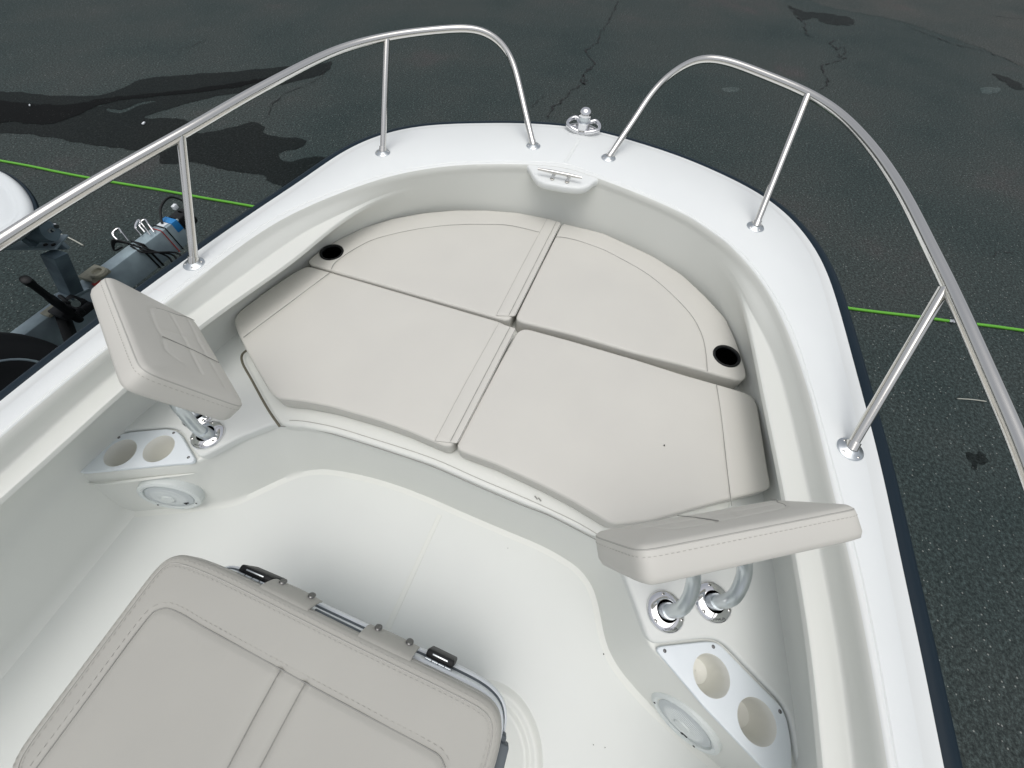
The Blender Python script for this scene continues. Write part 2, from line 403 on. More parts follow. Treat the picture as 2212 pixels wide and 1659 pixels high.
# hose (green), lying across the asphalt
hp = [(-160, 318), (0, 347), (66, 359), (133, 373), (230, 391), (350, 411), (443, 428), (530, 443), (700, 475), (900, 512), (1150, 556), (1400, 600), (1650, 636), (1842, 667), (1990, 685), (2062, 695), (2140, 704), (2212, 714), (2400, 738)]
hpts = catmull(ats(hp, GROUND+.012), 10)
hose = thing('garden_hose', 'bright green hose stretched across the asphalt under the boat', 'hose', hpts[0])
i0 = min(range(len(hpts)), key=lambda i: (hpts[i]-at(2056, 694, GROUND+.012)).length)
MB().tube(hpts, .0125, 10).build('hose_pipe', M['green'], hose)
MB().tube([hpts[i0-1], hpts[i0]], .017, 12).tube([hpts[i0], hpts[i0+1]], .021, 12).build('coupling', M['chrome'], hose)
# litter
def twig(px, r, label, m='debris'):
    P = ats(px, GROUND+.012); o = MB().tube(catmull(P, 5), r, 6).build('twig', M[m]); tag(o, label, 'twig'); return o
twig([(132, 506), (150, 514), (180, 530)], .006, 'pale stick on the asphalt beside the neighbouring trailer winch post')
twig([(2068, 861), (2100, 863), (2130, 867)], .004, 'thin pale straw on the asphalt right of the starboard rail')
tag(MB().box(at(310, 266, GROUND+.012), .05, .022, .012, Matrix.Rotation(.4, 3, 'Z'), .003).build('litter', M['white']), 'small white scrap on the wet patch of asphalt', 'litter')
tag(MB().box(at(64, 227, GROUND+.012), .04, .012, .01, Matrix.Rotation(.9, 3, 'Z'), .003).build('litter', M['plate']), 'tiny pale chip at the far left of the wet patch', 'litter')
tag(MB().box(at(378, 447, GROUND+.02), .05, .03, .04, Matrix.Rotation(.2, 3, 'Z'), .004).build('litter', M['white']), 'little white chip on the asphalt past the trailer coupler', 'litter')

# ---------------------------------------------------------------- the boat: stations along the gunwale
boat = thing('boat', 'white centre console boat bow with stainless rails, open cockpit and navy rub rail', 'boat', (0, 0, 0))
AFT = -2.6
outer_px = [(0, 856), (207, 696), (300, 625), (430, 533), (533, 461), (667, 373), (737, 323), (821, 286), (904, 268), (1037, 262.5), (1137, 262.5), (1221, 268), (1304, 282), (1371, 302),
            (1475, 335), (1541, 363), (1608, 394), (1665, 426), (1708, 460), (1748, 507), (1780, 553), (1815, 650), (1851, 780), (1888, 913), (1911, 1000), (1935, 1106), (1968, 1266), (2008, 1433), (2051, 1659)]
O = [Vector((AFT, 1.02, 0)), Vector((-1.2, 1.03, 0)), Vector((-.5, 1.035, 0))]+ats(outer_px, 0)+[Vector((-.5, -1.03, 0)), Vector((-1.2, -1.025, 0)), Vector((AFT, -1.015, 0))]
O = smooth_open(resample(catmull(O, 10), n=420)[:, :2], 30)
T = np.gradient(O, axis=0); T /= np.linalg.norm(T, axis=1)[:, None]; NI = np.stack([T[:, 1], -T[:, 0]], 1)
if NI[210][0] > 0: NI = -NI
NI = smooth_open(NI, 20); NI /= np.linalg.norm(NI, axis=1)[:, None]
NS = len(O)
def dists(poly):
    P = np.array([(p[0], p[1]) for p in poly]); out = np.full(NS, np.nan)
    for i in range(NS):
        o, n_ = O[i], NI[i]; a = P[:-1]-o; b = P[1:]-o
        ca = n_[0]*a[:, 1]-n_[1]*a[:, 0]; cb = n_[0]*b[:, 1]-n_[1]*b[:, 0]
        k = np.where((ca*cb) <= 0)[0]
        best = None
        for j in k:
            t = ca[j]/(ca[j]-cb[j]+1e-15); q = a[j]+(b[j]-a[j])*t; dd = q@n_
            if -.05 < dd < .75 and (best is None or dd < best): best = dd
        if best is not None: out[i] = best
    g = ~np.isnan(out); out = np.interp(np.arange(NS), np.arange(NS)[g], out[g])
    return smooth_open(out, 25)
bead_px = [(110, 843), (233, 745), (350, 652), (520, 517), (600, 465), (737, 407), (837, 377), (937, 357), (1020, 349), (1131, 350), (1215, 352), (1297, 380), (1371, 409), (1475, 456), (1558, 513),
           (1608, 553), (1648, 603), (1681, 650), (1705, 693), (1728, 753), (1751, 836), (1781, 936), (1818, 1083), (1848, 1183), (1881, 1339), (1908, 1489), (1938, 1659)]
shade_px = [(0, 926), (143, 830), (367, 655), (520, 537), (600, 482), (737, 419), (837, 388), (937, 367), (1037, 358), (1131, 359), (1215, 365), (1291, 389), (1371, 420), (1475, 466), (1545, 512),
            (1591, 553), (1635, 603), (1665, 646), (1691, 703), (1721, 780), (1741, 846), (1768, 953), (1795, 1080), (1825, 1183), (1855, 1339), (1885, 1506), (1911, 1659)]
def ext(L, yl, yr): return [Vector((AFT-.2, yl, 0)), Vector((-.6, yl, 0))]+L+[Vector((-.6, yr, 0)), Vector((AFT-.2, yr, 0))]
dB = dists(ext(catmull(ats(bead_px, 0), 6), .955, -.94))
dS = dists(ext(catmull(ats(shade_px, -.008), 6), .935, -.915))
dS = np.maximum(dS, dB+.010)
r6 = [(AFT-.2, 1.0), (-.6, 1.005), (-.2, 1.012), (-.05, 1.012), (.06, 1.0), (.15, .982), (.44, .935), (.66, .905), (.9, .845), (1.106, .752), (1.27, .60), (1.375, .44), (1.44, .2), (1.462, 0), (1.445, -.22), (1.36, -.46), (1.21, -.675), (1.0, -.79), (.7, -.872), (.16, -.935), (-.1, -.962), (-.6, -.972), (AFT-.2, -.97)]
d6 = dists(catmull([Vector((a, b, 0)) for a, b in r6], 8))
# ledge: outer and inner traces on the two sides only
L4 = catmull(ats([(0, 1008), (250, 803), (433, 664), (516, 601), (599, 541), (683, 485), (740, 467), (776, 461)], -.062), 6)
R4 = catmull(ats([(1578, 646), (1625, 686), (1661, 733), (1681, 793), (1701, 863), (1718, 946), (1741, 1036), (1751, 1080), (1773, 1196), (1795, 1313), (1815, 1413), (1831, 1523), (1846, 1659)], -.062), 6)
L5 = catmull(ats([(0, 1073), (110, 983), (267, 836), (440, 697), (516, 641), (580, 598), (649, 551), (716, 500), (760, 476), (783, 465)], -.070), 6)
R5 = catmull(ats([(1583, 655), (1597, 682), (1618, 726), (1635, 786), (1651, 863), (1671, 953), (1695, 1076), (1720, 1203), (1738, 1313), (1758, 1439), (1768, 1539), (1778, 1659)], -.070), 6)
def dside(Lp, Rp, yl, yr):
    out = np.full(NS, np.nan)
    for poly, left in (([Vector((AFT-.2, yl, 0)), Vector((-.6, yl, 0))]+Lp, 1), (Rp+[Vector((-.6, yr, 0)), Vector((AFT-.2, yr, 0))], 0)):
        P = np.array([(p[0], p[1]) for p in poly])
        for i in range(NS):
            if (O[i][1] > 0) != bool(left): continue
            o, n_ = O[i], NI[i]; a = P[:-1]-o; b = P[1:]-o
            ca = n_[0]*a[:, 1]-n_[1]*a[:, 0]; cb = n_[0]*b[:, 1]-n_[1]*b[:, 0]
            for j in np.where((ca*cb) <= 0)[0]:
                t = ca[j]/(ca[j]-cb[j]+1e-15); dd = (a[j]+(b[j]-a[j])*t)@n_
                if 0 < dd < .5: out[i] = dd if np.isnan(out[i]) else min(out[i], dd)
    return out
d4 = dside(L4, R4, .93, -.905); d5 = dside(L5, R5, .90, -.875)
def wall(z): return dS+(d6-dS)*((-.03-z)/(.257-.03))   # the plain sloped wall of the bow
def fill(d, z):
    g = ~np.isnan(d); idx = np.arange(NS); Wd = wall(z); out = d.copy()
    e = np.where(g, d-Wd, np.nan)
    lo = idx[g & (idx < NS//2)].max(); hi = idx[g & (idx > NS//2)].min()
    e2 = np.interp(idx, idx[g], e[g])
    for i in range(lo+1, hi): 
        t = min((i-lo), (hi-i)); e2[i] = (e[lo] if i-lo < hi-i else e[hi])*(.5+.5*math.cos(PI*min(1, t/45)))
    return smooth_open(Wd+e2, 30)
gp = ~np.isnan(d4) & ~np.isnan(d5)
WL = smooth_open(np.where(gp, 1., 0.), 90)
d4 = fill(d4, -.062); d5 = fill(d5, -.070)
d4 = np.maximum(d4, dS+.002); d5 = np.maximum(d5, d4+.002)
def ringpts(d, z): return [(O[i][0]+NI[i][0]*d[i], O[i][1]+NI[i][1]*d[i], z) for i in range(NS)]
def lw(d, z):      # ledge ring fading into the plain wall of the bow
    a = ringpts(d, z); b = ringpts(wall(z), z); return [tuple(a[i][k]*WL[i]+b[i][k]*(1-WL[i]) for k in range(3)) for i in range(NS)]
def loft(rings):
    V = [p for r in rings for p in r]; F = []; fm = []
    for k in range(len(rings)-1):
        for i in range(NS-1): F.append((k*NS+i, k*NS+i+1, (k+1)*NS+i+1, (k+1)*NS+i)); fm.append(k)
    return V, F, fm
G = np.clip((d5-d4)/.03, 0, 1)
c0 = np.zeros(NS); one = np.ones(NS)
rings = [ringpts(c0, -.05), ringpts(c0, -.016), ringpts(one*.0015, -.009), ringpts(one*.006, -.004), ringpts(one*.040, -.0005), ringpts(one*.0425, .0012),
         ringpts(dB-.0025, .0012), ringpts(dB, -.0006), ringpts(dB+.004, .0004), ringpts((dB+dS)/2, 0.), ringpts(dS-.003, -.003), ringpts(dS+.0005, -.010), ringpts(dS+.002, -.022),
         lw(dS+(d4-dS)*.25, -.030), lw(dS+(d4-dS)*.5, -.040), lw(d4-.0025*G, -.055), lw(d4-.0008*G, -.0590), lw(d4+.001*G, -.0612), lw(d4+.0035*G, -.0626), lw(d4+.008*G, -.0633),
         lw(d4+(d5-d4)*.5, -.066), lw(d5-.009*G, -.0682), lw(d5-.0045*G, -.0689), lw(d5-.001*G, -.0710), lw(d5+.0008*G, -.0755), lw(d5+.0012*G, -.082), lw(d5+(d6-d5)*.5, -.105), lw(d5+(d6-d5)*.82, -.15), ringpts(d6-.001, -.24), ringpts(d6+.006, -.262), ringpts(d6+.002, -.30), ringpts(d6+.002, -.47), ringpts(d6+.012, -.49), ringpts(d6+.03, -.502)]
V, F, fm = loft(rings)
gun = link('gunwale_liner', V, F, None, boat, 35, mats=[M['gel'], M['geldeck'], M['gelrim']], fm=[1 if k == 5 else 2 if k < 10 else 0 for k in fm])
# hull outside
hr = []
for z, inw in ((-.045, 0.), (-.12, .004), (-.52, .012), (-.8, .12), (-1.05, .30), (-1.25, .62), (-1.42, .95)):
    hr.append([(O[i][0]+NI[i][0]*min(inw, .5)*1.0, (O[i][1])*(1-max(0, inw-.02)*.98), z) for i in range(NS)])
V, F, fm = loft(hr); k = len(V)
link('hull', V, F, M['hulld'], boat, 50)
# transom
link('transom', [(AFT+.02, 1.0, -.02), (AFT+.02, -1.0, -.02), (AFT+.02, -.9, -.8), (AFT+.02, 0, -1.42), (AFT+.02, .9, -.8), (AFT-.02, 1.0, -.02), (AFT-.02, -1.0, -.02), (AFT-.02, -.9, -.8), (AFT-.02, 0, -1.42), (AFT-.02, .9, -.8)],
     [(0, 1, 2, 3, 4), (9, 8, 7, 6, 5), (0, 5, 6, 1), (1, 6, 7, 2), (2, 7, 8, 3), (3, 8, 9, 4), (4, 9, 5, 0)], M['hullw'], boat, 0)
# rub rail: moulded section swept round the edge
sec = [(.003, -.0125), (-.006, -.008), (-.018, -.0065), (-.030, -.010), (-.038, -.020), (-.040, -.034), (-.037, -.048), (-.026, -.060), (-.010, -.066), (.004, -.064)]
rr = [[(O[i][0]+NI[i][0]*a, O[i][1]+NI[i][1]*a, z) for i in range(NS)] for a, z in sec]
V, F, fm = loft(rr); link('rub_rail', V, F, M['rub'], boat, 60)
sec2 = [(-.036, -.022), (-.0425, -.026), (-.0445, -.033), (-.0425, -.040), (-.036, -.044)]
V, F, fm = loft([[(O[i][0]+NI[i][0]*a, O[i][1]+NI[i][1]*a, z) for i in range(NS)] for a, z in sec2]); link('rub_rail_insert', V, F, M['rub'], boat, 60)
# centreline crease on the bow deck
c1, c2 = at(1253, 300, 0), at(1222, 352, 0)
mb = MB()
for s_ in (-.006, .006):
    P = [Vector((c1.x+(c2.x-c1.x)*t, c1.y+(c2.y-c1.y)*t+s_, .0014)) for t in np.linspace(0, 1, 8)]; mb.tube(P, .0012, 6)
mb.build('deck_crease', M['gelrim'], boat)
# smooth strip between the two non-skid panels
a, b = at(1250, 302, 0), at(1221, 350, 0); q = Vector((0, .007, 0))
link('deck_crease', [a+q+Vector((0, 0, .0018)), a-q+Vector((0, 0, .0018)), b-q+Vector((0, 0, .0018)), b+q+Vector((0, 0, .0018))], [(0, 1, 2, 3)], M['gelrim'], boat, 0)

# cleat shelf moulded into the liner
shelf_px = [(1128, 356), (1136, 349), (1159, 348), (1213, 356), (1262, 368), (1279, 377), (1296, 388), (1293, 396), (1283, 398), (1275, 406), (1266, 411), (1250, 414), (1220, 411), (1199, 407), (1176, 403), (1160, 396), (1150, 384), (1143, 370), (1136, 364)]
V, F, R = slab(ats(shelf_px, -.02), -.0045, -.038, rt=.010, rb=.014, corner=10, grid=.03, step=.004)
link('cleat_shelf', V, F, M['gelrim'], boat, 60)

# ---------------------------------------------------------------- inner decks
F_px = [(350, 1101), (420, 1095), (500, 1086), (567, 1056), (633, 1026), (690, 1014), (737, 1019), (837, 1042), (937, 1080), (1000, 1108), (1104, 1152), (1187, 1188), (1254, 1233), (1284, 1279), (1297, 1339), (1311, 1399), (1337, 1446), (1404, 1523), (1475, 1589), (1560, 1662)]
E_px = [(166, 1026), (300, 1014), (414, 1004), (428, 997), (516, 947), (594, 917), (612, 921), (716, 936), (816, 967), (937, 1006), (1037, 1050), (1137, 1092), (1180, 1108), (1240, 1138), (1290, 1166), (1322, 1188), (1340, 1225), (1367, 1296), (1388, 1356), (1402, 1398), (1420, 1416), (1475, 1473), (1523, 1525), (1651, 1659)]
yl, yr = 1.02, -1.0
Ew = ats(E_px, LOW); Fw = ats(F_px, FLOOR)
# run both out through the hull sides
Ew = [Ew[0]+(Ew[0]-Ew[1]).normalized()*.10]+Ew+[Ew[-1]+(Ew[-1]-Ew[-2]).normalized()*.12]
Fw = [Fw[0]+(Fw[0]-Fw[1]).normalized()*.20]+Fw+[Fw[-1]+(Fw[-1]-Fw[-2]).normalized()*.25]
Ec = smooth_open(resample([(p[0], p[1]) for p in Ew], n=260), 5); Fc = smooth_open(resample(catmull(Fw, 6), n=260)[:, :2], 8)
# match riser top and foot by projecting along common stations (anchor pairs)
def param_match(A, B, ia, ib):
    fa = [0]+ia+[1]; fb = [0]+ib+[1]; t = np.linspace(0, 1, 300)
    ta = np.interp(t, np.linspace(0, 1, len(fa)), fa); tb = np.interp(t, np.linspace(0, 1, len(fb)), fb)
    def samp(C, tt):
        x = np.linspace(0, 1, len(C)); return np.stack([np.interp(tt, x, C[:, 0]), np.interp(tt, x, C[:, 1])], 1)
    return samp(A, ta), samp(B, tb)
def near_t(C, p): 
    i = np.argmin(np.hypot(C[:, 0]-p[0], C[:, 1]-p[1])); return i/(len(C)-1)
anchE = [(428, 997), (516, 947), (600, 919), (816, 967), (1037, 1050), (1290, 1166), (1340, 1225), (1388, 1356), (1411, 1407), (1523, 1525)]
anchF = [(420, 1095), (520, 1080), (640, 1024), (822, 1038), (1030, 1121), (1235, 1222), (1284, 1279), (1303, 1370), (1337, 1446), (1430, 1548)]
EA, FA = param_match(Ec, Fc, [near_t(Ec, at(*p, LOW)) for p in anchE], [near_t(Fc, at(*p, FLOOR)) for p in anchF])
EA = smooth_open(EA, 4); FA = smooth_open(FA, 10)
def leftness(i):  # 1 on the two speaker panels, 0 in the middle
    t = i/299; return 0
TE = np.gradient(EA, axis=0); TE /= np.linalg.norm(TE, axis=1)[:, None]+1e-9; QE = np.stack([TE[:, 1], -TE[:, 0]], 1)
mid = np.array([.2, 0]); sgn = 1 if (QE[150]@(mid-EA[150])) > 0 else -1; QE *= sgn   # towards the cockpit
QE = smooth_open(QE, 8)
prof = [(-.012, LOW, 0), (-.004, LOW, 0), (-.001, LOW-.002, 0), (.001, LOW-.006, 0), (.002, LOW-.014, .02), (.003, LOW-.035, .12), (0, FLOOR+.10, .62), (0, FLOOR+.035, .86), (0, FLOOR+.015, .93), (0, FLOOR+.005, .985), (.012, FLOOR+.0008, 1.0), (.03, FLOOR-.002, 1.0)]
V = []; 
for off, z, t in prof:
    R_ = EA*(1-t)+FA*t+QE*off
    V += [(p[0], p[1], z) for p in R_]
F = []; n_ = 300
for k in range(len(prof)-1):
    for i in range(n_-1): F.append((k*n_+i, k*n_+i+1, (k+1)*n_+i+1, (k+1)*n_+i))
link('platform_riser', V, F, M['gel'], boat, 50)
# ledge moulded under each drink plate (box that carries it)
def cap(name, ring, z, m, extra, parent=boat, holes=()):
    pts = [(p[0], p[1]) for p in ring]+extra; n0 = len(pts)
    A = np.array(pts); ed = [(i, (i+1) % n0) for i in range(n0)]
    for hx, hy, hr in holes:
        k = len(pts); pts += [(hx+hr*math.cos(2*PI*i/24), hy+hr*math.sin(2*PI*i/24)) for i in range(24)]; ed += [(k+i, k+(i+1) % 24) for i in range(24)]
    vo, eo, fo, *_ = delaunay_2d_cdt([Vector(p) for p in pts], ed, [], 0, 1e-6)
    P = np.array([tuple(v) for v in vo]); FF = np.array([f for f in fo if len(f) == 3]); C_ = P[FF].mean(1); ok = inside(C_, A)
    for hx, hy, hr in holes: ok &= np.hypot(C_[:, 0]-hx, C_[:, 1]-hy) > hr*.99
    return link(name, [(p[0], p[1], z) for p in P], [tuple(int(i) for i in f) for f in FF[ok]], m, parent, 0)
ringE = EA+QE*(-.012)
cap('lower_platform', ringE, LOW, M['gel'], [(.0, -1.0), (.6, -.98), (1.0, -.9), (1.4, -.6), (1.55, 0), (1.4, .6), (1.0, .93), (.6, 1.0), (0, 1.03)], holes=[(at(*p, -.262).x, at(*p, -.262).y, .044) for p in ((260, 978), (343, 969), (1537, 1459), (1635, 1558))])
# main platform, one step higher, with the pockets for the plates cut out of its edge
plateL = [(166, 1020), (241, 950), (256, 939), (281, 933), (361, 926), (381, 931), (391, 941), (421, 993), (414, 1000), (381, 1002), (181, 1021)]
plateR = [(1417, 1404), (1422, 1397), (1523, 1386), (1543, 1387), (1558, 1394), (1571, 1408), (1628, 1467), (1688, 1526), (1701, 1556), (1710, 1606), (1712, 1672), (1660, 1672), (1523, 1529), (1475, 1472)]
P1 = [at(*p, PLAT) for p in [(236, 945), (254, 933), (280, 928), (363, 921), (386, 926), (397, 939), (428, 991), (516, 944), (594, 914)]]
P1 += [at(*p, PLAT) for p in [(716, 932), (816, 963), (937, 1002), (1037, 1046), (1137, 1088), (1180, 1104), (1240, 1134), (1290, 1161), (1322, 1184), (1342, 1226), (1369, 1296), (1390, 1354), (1402, 1392), (1424, 1391), (1523, 1379), (1547, 1380), (1564, 1387), (1577, 1402), (1634, 1461), (1695, 1521), (1709, 1553), (1718, 1604)]]
# inner part follows just inside the riser line, outer part buried in the liner
P1 = [Vector((.0, 1.03, 0)), Vector(P1[0])+Vector((-.01, .06, 0))]+P1+[at(1722, 1640, PLAT), Vector((-.14, -.99, 0)), Vector((.6, -.97, 0)), Vector((1.0, -.88, 0)), Vector((1.38, -.6, 0)), Vector((1.53, 0, 0)), Vector((1.38, .6, 0)), Vector((1.0, .92, 0)), Vector((.6, .98, 0))]
V, F, R = slab(P1, PLAT, LOW-.01, rt=.009, rb=0, corner=8, step=.008, grid=.08)
link('casting_platform', V, F, M['gelfloor'], boat, 50)
# cockpit sole
fl = [(AFT, 1.0), (0, 1.02), (1.2, .95), (1.2, -.95), (0, -1.0), (AFT, -1.0)]
cap('cockpit_sole', [], FLOOR, M['gelfloor'], fl)
# smooth strip (centreline) moulded in the sole
a, b = at(950, 1112, FLOOR), at(843, 1345, FLOOR); dv = (b-a).normalized(); q = Vector((-dv.y, dv.x, 0))*.009; e = a+dv*.9
mb = MB()
mb.add([a+q*.6+Vector((0, 0, .0012)), a-q*.6+Vector((0, 0, .0012)), e-q+Vector((0, 0, .0012)), e+q+Vector((0, 0, .0012))], [(0, 1, 2, 3)])
mb.tube([a+q*.7, e+q*1.1], .0016, 6).tube([a-q*.7, e-q*1.1], .0016, 6)
mb.build('sole_strip', M['gel'], boat)
# round moulded base in the sole beside the cooler
p1, p2, p3 = [at(*p, FLOOR) for p in [(1100, 1497), (1152, 1572), (1164, 1659)]]
def circ(a, b, c):
    A_ = np.array([[2*(b.x-a.x), 2*(b.y-a.y)], [2*(c.x-a.x), 2*(c.y-a.y)]]); B_ = np.array([b.x**2+b.y**2-a.x**2-a.y**2, c.x**2+c.y**2-a.x**2-a.y**2])
    s_ = np.linalg.solve(A_, B_); return s_[0], s_[1], math.hypot(a.x-s_[0], a.y-s_[1])
cx_, cy_, cr_ = circ(p1, p2, p3); cr_ = min(cr_, .6)
MB().lathe((cx_, cy_, FLOOR), [(cr_+.012, -.001), (cr_+.004, .004), (cr_-.004, .010), (cr_-.014, .010), (cr_-.020, .005), (cr_-.026, .005), (cr_-.032, .010), (cr_-.042, .010), (cr_-.05, .004), (0.001, .004)], n=128).build('sole_hatch_ring', M['gel'], boat)

# hatch lid under the aft cushions
lidL = [(528, 762), (526, 780), (549, 822), (583, 884), (606, 918), (616, 919)]
lid_px = lidL+[(649, 921), (716, 933), (816, 964), (937, 1004), (1037, 1048), (1137, 1090), (1180, 1106), (1240, 1136), (1286, 1160)]
lidw = ats(lid_px, LID)
lidw = lidw+[Vector((p.x+.01, -p.y+.03, p.z)) for p in ats(lidL[:4], LID)][::-1]+[Vector((.8, -.7, LID)), Vector((1.0, -.6, LID)), Vector((1.0, .6, LID)), Vector((.8, .74, LID))]
V, F, R = slab([(p.x, p.y) for p in lidw], LID, PLAT-.03, rt=.010, rb=0, corner=8, step=.007, grid=.08)
link('hatch_lid', V, F, M['gel'], boat, 50)
# dark tube along the groove beside the lid and the hairline under its nose
gap = catmull(ats([(533, 757), (524, 765), (522, 778), (546, 825), (580, 886), (604, 921)], PLAT+.001), 6)
MB().tube(gap, .0038, 6).build('lid_gap', M['darkgap'], boat)
aft = catmull(ats([(606, 921), (620, 921), (649, 923), (716, 937), (816, 968), (937, 1009), (1037, 1053), (1137, 1095), (1180, 1111), (1240, 1141), (1290, 1167)], PLAT-.006), 6)
MB().tube(aft, .0016, 6).build('lid_gap', M['seam'], boat)
aft2 = catmull(ats([(625, 908), (649, 909), (716, 921), (816, 951), (937, 991), (1037, 1035), (1137, 1077), (1190, 1101), (1250, 1130), (1300, 1160)], LID+.001), 6)
MB().tube(aft2, .0012, 6).build('lid_rib', M['piping'], boat)
mbx = MB()
for px in ((1158, 1075), (1166, 1079)): mbx.box(at(*px, LID+.003), .012, .003, .003, Matrix.Rotation(1.0, 3, 'Z'))
mbx.build('lid_label', M['seam'], boat)

# drink-holder plates
def screw(p, parent, m=None, r=.0042, axis=(0, 0, 1)):
    ax = Vector(axis).normalized(); s_ = MB().lathe(p, [(0.0001, .0014), (r*.25, .0013), (r*.3, .0004), (r*.4, .0014), (r*.8, .001), (r, 0)], axis=ax, n=12); s_.build('screw', m or M['screw'], parent)
def plate(px, holes_px, rad, screws, zt=-.262, lab=None):
    hs_ = [(at(*p, zt).x, at(*p, zt).y, rad) for p in holes_px]
    V, F, R = slab(ats(px, zt), zt, zt-.011, rt=.003, rb=0, corner=5, step=.004, grid=.04, holes=hs_, arc=3)
    o = link('drink_holder_plate', V, F, M['plate'], boat, 50)
    for hx, hy, hr_ in hs_:
        MB().lathe((hx, hy, zt), [(hr_+.0004, -.0005), (hr_-.0012, -.003), (hr_-.004, -.03), (hr_-.008, -.065), (hr_-.016, -.078), (0.001, -.082)], n=40, caps=False).build('cup_well', M['cream'], o)
    for s_ in screws: screw(at(*s_, zt), o)
plate(plateL, [(260, 978), (343, 969)], .0425, [(257, 945), (375, 935), (407, 988), (180, 1008)])
plate(plateR, [(1537, 1459), (1635, 1558)], .0425, [(1541, 1397), (1685, 1537), (1436, 1406)])
# moulded shelf under the port plate
mb = MB()
for L_, off in (([(182, 1041), (214, 1046), (281, 1039), (364, 1029), (422, 1023)], 0)  ,):
    Q_ = catmull(ats(L_, -.312), 6); mb.tube(Q_, .005, 8, rs=[.0045*math.sin(PI*i/(len(Q_)-1))**.5+.0002 for i in range(len(Q_))])
mb.build('riser_moulding', M['gel'], boat)

# speakers on the riser below the plates
def speaker(px, facing, z, R_=.085):
    c = at(*px, z); n_ = Vector(facing).normalized(); up = Vector((0, 0, 1)); side = up.cross(n_).normalized()
    c = c
    o = MB().lathe(c, [(R_, -.02), (R_, .004), (R_*.97, .012), (R_*.88, .016), (R_*.80, .014), (R_*.78, .008), (R_*.75, .008)], axis=n_, n=56).build('speaker', M['grille'], boat)
    g = MB().lathe(c, [(R_*.76, .006), (R_*.74, .012), (R_*.4, .017), (R_*.2, .019), (0.001, .0195)], axis=n_, n=40); g.build('speaker_grille', M['grillemesh'], o)
    mb = MB(); u2 = n_.cross(side)
    for k in range(-9, 10):
        y = k*R_*.075; h = math.sqrt(max(0, (R_*.7)**2-y*y))
        P = [c+u2*y+side*(h*t)+n_*(.0205-.010*((y*y+(h*t)**2)/(R_*.7)**2)) for t in np.linspace(-1, 1, 7)]
        mb.tube(P, .0011, 5)
    mb.build('grille_slats', M['grille'], o)
    MB().lathe(c, [(R_*.22, .018), (R_*.2, .023), (0.001, .024)], axis=n_, n=24).build('grille_badge', M['grille'], o)
    for a_ in (35, 90, 145, 215, 325):
        q = c+(side*math.cos(math.radians(a_))+u2*math.sin(math.radians(a_))*-1)*R_*.85
        screw(q+n_*.0155, o, M['black'] if a_ in (35, 145) else M['alu'], .003, n_)
    # small dark emblem
    q = c-(side*.30+u2*-.0)*R_*(1 if n_.y < 0 else -1)*0+(side*.35-u2*.45)*R_+n_*.015
    MB().box(q, .014, .005, .002, Matrix((side, u2, n_)).transposed()).box(q+side*-.004+u2*-.005, .005, .008, .002, Matrix((side, u2, n_)).transposed()).build('emblem', M['black'], o)
    return o
def riser_frame(px_e, px_f):
    e_, f_ = at(*px_e, LOW), at(*px_f, FLOOR); return e_, f_
speaker((371, 1066), (-.913, -.35, .22), -.402)
speaker((1480, 1552), (-.886, .464, .26), -.412, .086)

# ---------------------------------------------------------------- bow rails
def railpts(L): return catmull([at(a, b, z) for a, b, z in L], 8)
RL = [(1152, 316, 0), (1134, 240, .085), (1117, 167, .168), (1107, 133, .208), (1091, 103, .245), (1064, 78, .277), (1037, 66, .293), (1010, 62, .30), (937, 66, .30), (841, 79, .30), (737, 106, .297), (567, 189, .288), (400, 285, .275), (200, 398, .262), (0, 523, .25)]
RR = [(1314, 342, 0), (1337, 307, .04), (1372, 256, .10), (1404, 207, .162), (1437, 170, .213), (1475, 143, .255), (1505, 129, .283), (1541, 127, .297), (1575, 134, .30), (1641, 158, .30), (1745, 202, .30), (1808, 242, .297), (1875, 309, .292), (1941, 402, .285), (2021, 558, .275), (2048, 613, .272), (2075, 672, .27), (2141, 822, .262), (2212, 989, .255)]
for L_, st, ends, lab in ((RL, [((827, 331), (836, 82), .298), ((420, 571), (391, 293), .273)], [Vector((-.15, .985, .245)), Vector((-.7, .985, .24)), Vector((-.95, .985, .2)), Vector((-1.05, .985, .0))], 'port'),
                          (RR, [((1631, 491), (1744, 206), .298), ((1835, 971), (2041, 622), .268)], [Vector((-.1, -.985, .245)), Vector((-.7, -.985, .24)), Vector((-.95, -.985, .2)), Vector((-1.05, -.985, .0))], 'starboard')):
    base = at(L_[0][0], L_[0][1], 0)
    path = catmull([at(a, b, z) for a, b, z in L_]+ends, 10)
    P = smooth_open(resample(path, step=.012), 14)
    rail = MB().tube([Vector(p) for p in P], .0128, 16).build('bow_rail', M['steel'], boat, 60)
    feet = [(base, Vector(P[4])-base)]
    for (b, t, zt) in st:
        B = at(*b, 0); Tp = at(*t, zt); MB().tube([B, B.lerp(Tp, .5), Tp], .0112, 14).build('stanchion', M['steel'], rail, 60); feet.append((B, Tp-B))
    for B, dr in feet:
        fo_ = MB().lathe(B, [(.030, .0005), (.030, .003), (.027, .0055), (.018, .007), (.015, .010)], n=32).build('base_flange', M['alu'], rail, 50)
        MB().tube([B+Vector((0, 0, .002)), B+dr.normalized()*.022], .0145, 14).build('flange_collar', M['steel'], rail, 60)
        for k in range(4):
            a_ = k*PI/2+.6; screw(B+Vector((math.cos(a_)*.0225, math.sin(a_)*.0225, .0055)), rail, M['steel'], .0038)

